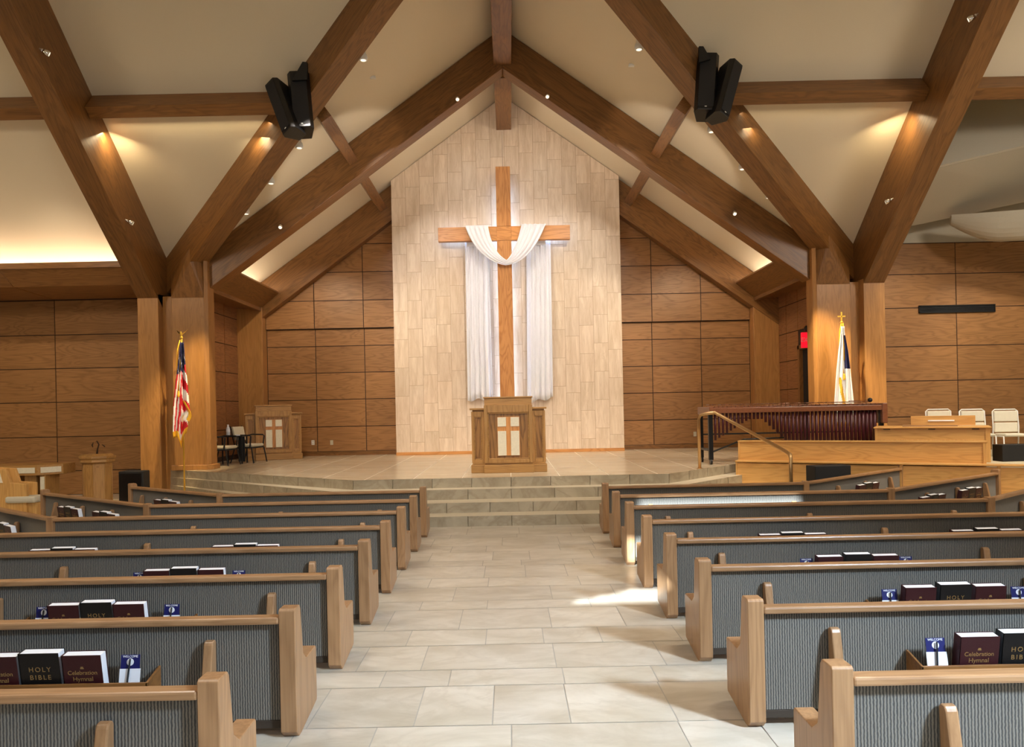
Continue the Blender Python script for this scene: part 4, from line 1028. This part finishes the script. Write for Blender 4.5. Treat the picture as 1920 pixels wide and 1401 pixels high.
# ------------------------------------------------------------------ hymnals, Bibles and welcome cards
def add_book(kind, label, group, loc, rz_=0):
    w, h, th = (.23, .30, .045) if kind == 'hymnal' else (.235, .315, .05)
    cov = M['maroon'] if kind == 'hymnal' else M['bibleblk']
    t = thing('hymnal' if kind == 'hymnal' else 'bible', label, 'book', loc, rz_, group); t.rotation_euler.x = math.radians(9)
    me = BK[kind]
    for nm_, ms in me:
        o = bpy.data.objects.new(nm_, ms); C.objects.link(o); o.parent = t
    return t
BK = {}
tmp = thing('tmp', 'x', 'x')
for kind in ('hymnal', 'bible'):
    w, h, th = (.235, .30, .068) if kind == 'hymnal' else (.24, .318, .072)
    cov = M['maroon'] if kind == 'hymnal' else M['bibleblk']
    a = MB().box(-w/2, w/2, 0, .004, 0, h).box(-w/2, w/2, th-.004, th, 0, h).box(-w/2, -w/2+.005, 0, th, 0, h).build('cover', cov, tmp)
    b = MB().box(-w/2+.005, w/2-.004, .004, th-.004, .005, h-.004).build('pages', M['paper'], tmp)
    if kind == 'hymnal':
        t1 = text_mesh('title', 'Celebration', .037, M['goldink'], tmp, (0, 0, 0), (0, 0, 0)); t2 = text_mesh('title', 'Hymnal', .040, M['goldink'], tmp, (0, 0, 0), (0, 0, 0))
        zs_ = (.19, .15)
    else:
        t1 = text_mesh('title', 'HOLY', .042, M['goldink'], tmp, (0, 0, 0), (0, 0, 0), spacing=1.35); t2 = text_mesh('title', 'BIBLE', .042, M['goldink'], tmp, (0, 0, 0), (0, 0, 0), spacing=1.35)
        zs_ = (.215, .165)
    for o, z in ((t1, zs_[0]), (t2, zs_[1])): o.data.transform(Matrix.Translation((0, -.0008, z)) @ Matrix.Rotation(math.pi/2, 4, 'X'))
    BK[kind] = [('cover', a.data), ('pages', b.data), ('title', t1.data), ('title', t2.data)]
    if kind == 'hymnal':
        u1 = MB().poly([(-.07, -.0008, .122), (.07, -.0008, .122), (.07, -.0008, .124), (-.07, -.0008, .124)]).build('underline', M['goldink'], tmp)
        u2 = MB().poly([(-.012, -.0008, .215), (.012, -.0008, .215), (.007, -.0008, .23), (-.007, -.0008, .23)]).build('emblem', M['goldink'], tmp)
        BK[kind] += [('underline', u1.data), ('emblem', u2.data)]
        for o in (u1, u2): bpy.data.objects.remove(o)
    for o in (a, b, t1, t2): bpy.data.objects.remove(o)
w, h = .115, .235
a = MB().box(-w/2, w/2, 0, .003, .15, h).build('blue_half', M['cardblue'], tmp); b = MB().box(-w/2-.004, w/2+.006, -.002, .001, 0, .153).build('white_half', M['paper'], tmp)
n = 20; c = MB().poly([(.022*math.cos(2*math.pi*i/n), -.0006, .192+.022*math.sin(2*math.pi*i/n)) for i in range(n)]).build('round_logo', M['paper'], tmp)
t1 = text_mesh('lettering', 'WELCOME', .019, M['paper'], tmp, (0, 0, 0), (0, 0, 0), spacing=1.0); t1.data.transform(Matrix.Translation((0, -.0012, .224)) @ Matrix.Rotation(math.pi/2, 4, 'X'))
pm = MB().tube([(-.012, -.012, .0), (.004, -.012, .212)], .005, 6).build('pencil', M['blackmatt'], tmp)
CARD = {'blue_half': a.data, 'white_half': b.data, 'round_logo': c.data, 'lettering': t1.data}; PEN = pm.data
for o in (a, b, c, t1, pm, tmp): bpy.data.objects.remove(o)
def add_card(label, loc, rz_=0, pencil=True):
    t = thing('welcome_card', label, 'card', loc, rz_, 'blue and white welcome cards in the book racks'); t.rotation_euler.x = math.radians(-9)
    for nm_, ms in CARD.items():
        o = bpy.data.objects.new(nm_, ms); C.objects.link(o); o.parent = t
    if pencil:
        q = thing('pencil', label.replace('blue and white welcome card', 'dark pencil by the card'), 'pencil', loc, rz_, 'pencils in the book racks'); q.rotation_euler.x = math.radians(-9)
        o = bpy.data.objects.new('shaft', PEN); C.objects.link(o); o.parent = q
    return t
place = {0: 'nearest pew', 1: 'second nearest pew', 2: 'third nearest pew', 3: 'fourth nearest pew', 4: 'fifth nearest pew', 5: 'sixth nearest pew', 6: 'seventh nearest pew', 7: 'pew nearest the steps'}
def trio(sg, k, xs, z=.288, extra=''):
    side = 'left' if sg < 0 else 'right'
    names = ('leftmost maroon hymnal in its rack', 'black Bible between two hymnals in its rack', 'rightmost maroon hymnal in its rack')
    for i, x in enumerate(xs):
        add_book('bible' if i == 1 else 'hymnal', '%s, %s %s of the aisle%s' % (('maroon hymnal left of the Bible', 'black Bible between two hymnals', 'maroon hymnal right of the Bible')[i], place[k], side, extra),
                 'books in the pew racks', (x, ROWS[k]-.088, z), 0)
def cards(sg, k, lst):
    side = 'left' if sg < 0 else 'right'
    for i, x in enumerate(lst):
        wh = '' if len(lst) == 1 else (', left card' if i == 0 else ', right card')
        add_card('blue and white welcome card, %s %s of the aisle%s' % (place[k], side, wh), (x, ROWS[k]-.085, .325), 0)
trio(-1, 1, [-3.09, -2.838, -2.585]); cards(-1, 1, [-2.33])
trio(-1, 2, [-3.41, -3.16, -2.915]); cards(-1, 2, [-3.60, -2.62])
trio(-1, 3, [-3.27, -3.02, -2.77]); cards(-1, 3, [-3.46, -2.54])
trio(-1, 4, [-3.12, -2.88, -2.64], extra=', right rack'); trio(-1, 4, [-5.09, -4.85, -4.61], extra=', left rack')
trio(1, 1, [2.775, 3.03, 3.285]); cards(1, 1, [2.55])
trio(1, 2, [3.08, 3.345, 3.61]); cards(1, 2, [2.88, 3.87])
trio(1, 3, [2.91, 3.165, 3.42]); cards(1, 3, [2.72, 3.64])
trio(1, 4, [2.78, 3.02, 3.27], extra=', left rack'); trio(1, 4, [4.86, 5.12, 5.38], extra=', right rack')
for sg in WR:
    for k, racks in WR[sg].items():
        p0, d, ln = wing_frame(sg, k); ang = math.atan2(d.y*sg, d.x*sg); r = pewroots[(sg, k)]
        nrm = Vector((-math.sin(ang), math.cos(ang)))
        for ri, (xa, ya, xb, yb_) in enumerate(racks):
            qa = onv(xa, ya, p0, d); qb = onv(xb, yb_, p0, d)
            ta = (Vector((qa.x, qa.y))-p0).dot(d); tb = (Vector((qb.x, qb.y))-p0).dot(d); ta, tb = sorted((ta, tb)); mid = (ta+tb)/2
            o = add_rack(None, sg*mid-.42, sg*mid+.42).build('book_rack', M['beam_x'], r, loc=(p0.x-r.location.x, 0, 0), rot=ang, bevel=.003)
            for i in range(3):
                t_ = mid+(i-1)*.245*sg; q = p0+d*t_-nrm*.088
                side = 'left' if sg < 0 else 'right'
                ex = '' if len(racks) == 1 else (', outer rack' if (ri == 0) == (sg < 0) else ', inner rack')
                add_book('bible' if i == 1 else 'hymnal', '%s, angled wing of %s %s of aisle%s' % (('maroon hymnal left of the Bible', 'black Bible between two hymnals', 'maroon hymnal right of the Bible')[i], place[k].replace('pew nearest the steps', 'front pew').replace(' nearest', ''), side, ex), 'books in the racks of the angled wings', (q.x, q.y, .288), ang)
# ------------------------------------------------------------------ lights
WARM = (1.0, .84, .64); WARM2 = (1.0, .78, .46); NEUT = (1.0, .90, .78)
def area(name, loc, tgt, e, col, sx, sy=None, spread=180, along=None):
    l = bpy.data.lights.new(name, 'AREA'); l.energy = e; l.color = col; l.size = sx
    if sy: l.shape = 'RECTANGLE'; l.size_y = sy
    l.spread = math.radians(spread)
    o = bpy.data.objects.new(name, l); C.objects.link(o)
    if along:
        z = (Vector(loc)-Vector(tgt)).normalized(); x = Vector(along); x = (x-z*x.dot(z)).normalized(); y = z.cross(x)
        m = Matrix((x, y, z)).transposed().to_4x4(); m.translation = Vector(loc); o.matrix_world = m
    else:
        o.location = loc; o.rotation_euler = (Vector(tgt)-Vector(loc)).to_track_quat('-Z', 'Y').to_euler()
    return o
def spot(name, loc, tgt, e, col, ang=50, blend=.5, r=.06):
    l = bpy.data.lights.new(name, 'SPOT'); l.energy = e; l.color = col; l.spot_size = math.radians(ang); l.spot_blend = blend; l.shadow_soft_size = r
    o = bpy.data.objects.new(name, l); C.objects.link(o); o.location = loc
    o.rotation_euler = (Vector(tgt)-Vector(loc)).to_track_quat('-Z', 'Y').to_euler(); return o
for x in (-4.5, 4.5):
    for y in (1.5, 7.0):
        area('house_light', (x, y, 6.5+.28*y), (x*.8, y+1.0, 0), 95 if y < 4 else 200, NEUT, 1.4)
area('house_light', (-11, 9, 7.5), (-11, 13, 0), 190, WARM, 1.6)
area('house_light', (11, 9, 7.5), (11, 14, 0), 330, NEUT, 1.6)
area('up_fill', (0, 5, 3.4), (0, 15, 10), 70, NEUT, 3.0)  # unseen fill lamp over the aisle, added to lift the ceiling
area('cove_left', (-12.0, 18.1, 5.4), (-12, 16.6, 7.6), 85, WARM, 6.4, .3, along=(1, 0, 0))
for s in (-1, 1):
    area('cove_chancel', (s*7.3, 20, 5.45), (s*6.5, 20, 6.3), 30, WARM, 3.3, .2, along=(0, 1, 0))
    area('beam_lamp', (s*8.0, 15.35, 7.75), (s*8.5, 15.9, 6.7), 14, WARM2, .5, .1, along=(1, 0, 0))
    area('beam_lamp', (s*4.95, 15.4, 7.7), (s*4.8, 16.0, 6.8), 8 if s < 0 else 4, WARM2, .9, .2, along=(1, 0, 0))
    area('beam_strip', (s*6.4, 15.28, 7.96), (s*6.4, 16.0, 7.1), 6 if s < 0 else 2.5, WARM2, 3.4, .1, along=(1, 0, 0))
    spot('wall_wash', (s*3.0, 15.2, 8.4), (s*.8, 21.6, 4.2), 760, NEUT, 62, .6, .08)
    spot('wall_wash', (s*4.6, 18.55, 7.2), (s*1.6, 21.6, 3.0), 320, NEUT, 60, .6, .08)
    area('gable_fill', (s*1.3, 18.5, 9.45), (s*.6, 21.6, 7.0), 32, NEUT, .5)  # added fill, hidden behind the arch, brightens the upper stone wall
    spot('platform_spot', (s*3.6, 13.4, 8.0), (s*2.2, 17.2, .7), 1400, NEUT, 60, .7, .1)
    spot('side_wall_wash', (s*5.6, 18.6, 6.5), (s*5.4, 22.3, 2.2), 330, WARM, 95, .7, .08)
    spot('pier_spot', (s*6.2, 15.9, 6.3), (s*7.8, 17.6, 2.4 if s > 0 else 1.7), 2100 if s > 0 else 1700, WARM2, 30, .8, .05)
    spot('arch_spot', (s*1.6, 13.0, 4.6), (s*3.7, 17.7, 7.5), 430, NEUT, 36, .35, .05)
spot('pulpit_spot', (0.6, 8.5, 8.2), (0, 14.9, 1.4), 700, NEUT, 30, .7, .1)  # unseen extra lamp, added to brighten the pulpit front
for x in (9.8, 12.4): spot('wall_fill', (x, 15.9, 6.4), (x+.3, 19.4, 2.9), 420, NEUT, 66, .8, .08)  # no fixture here: added lamps that lift the right oak wall
for x in (-10.2, -12.8): spot('wall_fill', (x, 14.8, 7.2), (x, 19.5, 2.6), 190, WARM, 75, .8, .08)  # likewise added without fixtures, for the left wall panels
spot('choir_spot', (9.5, 11, 8.6), (8.2, 15.2, .8), 1700, WARM, 60, .7, .1)
DAY = (.62, .79, 1.0)
area('daylight', (1.0, -3.6, 3.6), (.5, 6, 0), 170, DAY, 8.0, 3.2)
area('daylight_right', (6.5, -.5, 6.0), (.8, 4.4, 0), 190, DAY, .9, .9, spread=60)
sl = bpy.data.lights.new('sun', 'SUN'); sl.energy = 30; sl.angle = math.radians(.5); sl.color = (.74, .87, 1.0)
so = bpy.data.objects.new('sun', sl); C.objects.link(so); so.rotation_euler = sun_d.to_track_quat('-Z', 'Y').to_euler(); so.location = (-4, -8, 12)
w = bpy.data.worlds.new('world'); S.world = w; w.use_nodes = True
w.node_tree.nodes['Background'].inputs[0].default_value = (.55, .7, 1, 1); w.node_tree.nodes['Background'].inputs[1].default_value = .5
# ------------------------------------------------------------------ camera
cam = bpy.data.cameras.new('camera'); co = bpy.data.objects.new('camera', cam); C.objects.link(co); S.camera = co
cam.sensor_fit = 'HORIZONTAL'; cam.sensor_width = 36; cam.lens = 36*F_/1920
cam.clip_start = .05; cam.clip_end = 200
cam.shift_x = (960-PX)/1920; cam.shift_y = -(700.5-PY)/1920
co.location = (0, 0, H); co.rotation_euler = (math.pi/2, 0, 0)
co.matrix_world = Matrix.Translation((0, 0, H)) @ Matrix.Rotation(math.pi/2, 4, 'X') @ Matrix.Rotation(-RL, 4, 'Z')
S.view_settings.view_transform = 'Standard'; S.view_settings.look = 'None'; S.view_settings.gamma = 1; S.view_settings.exposure = 0
S.view_settings.use_curve_mapping = False
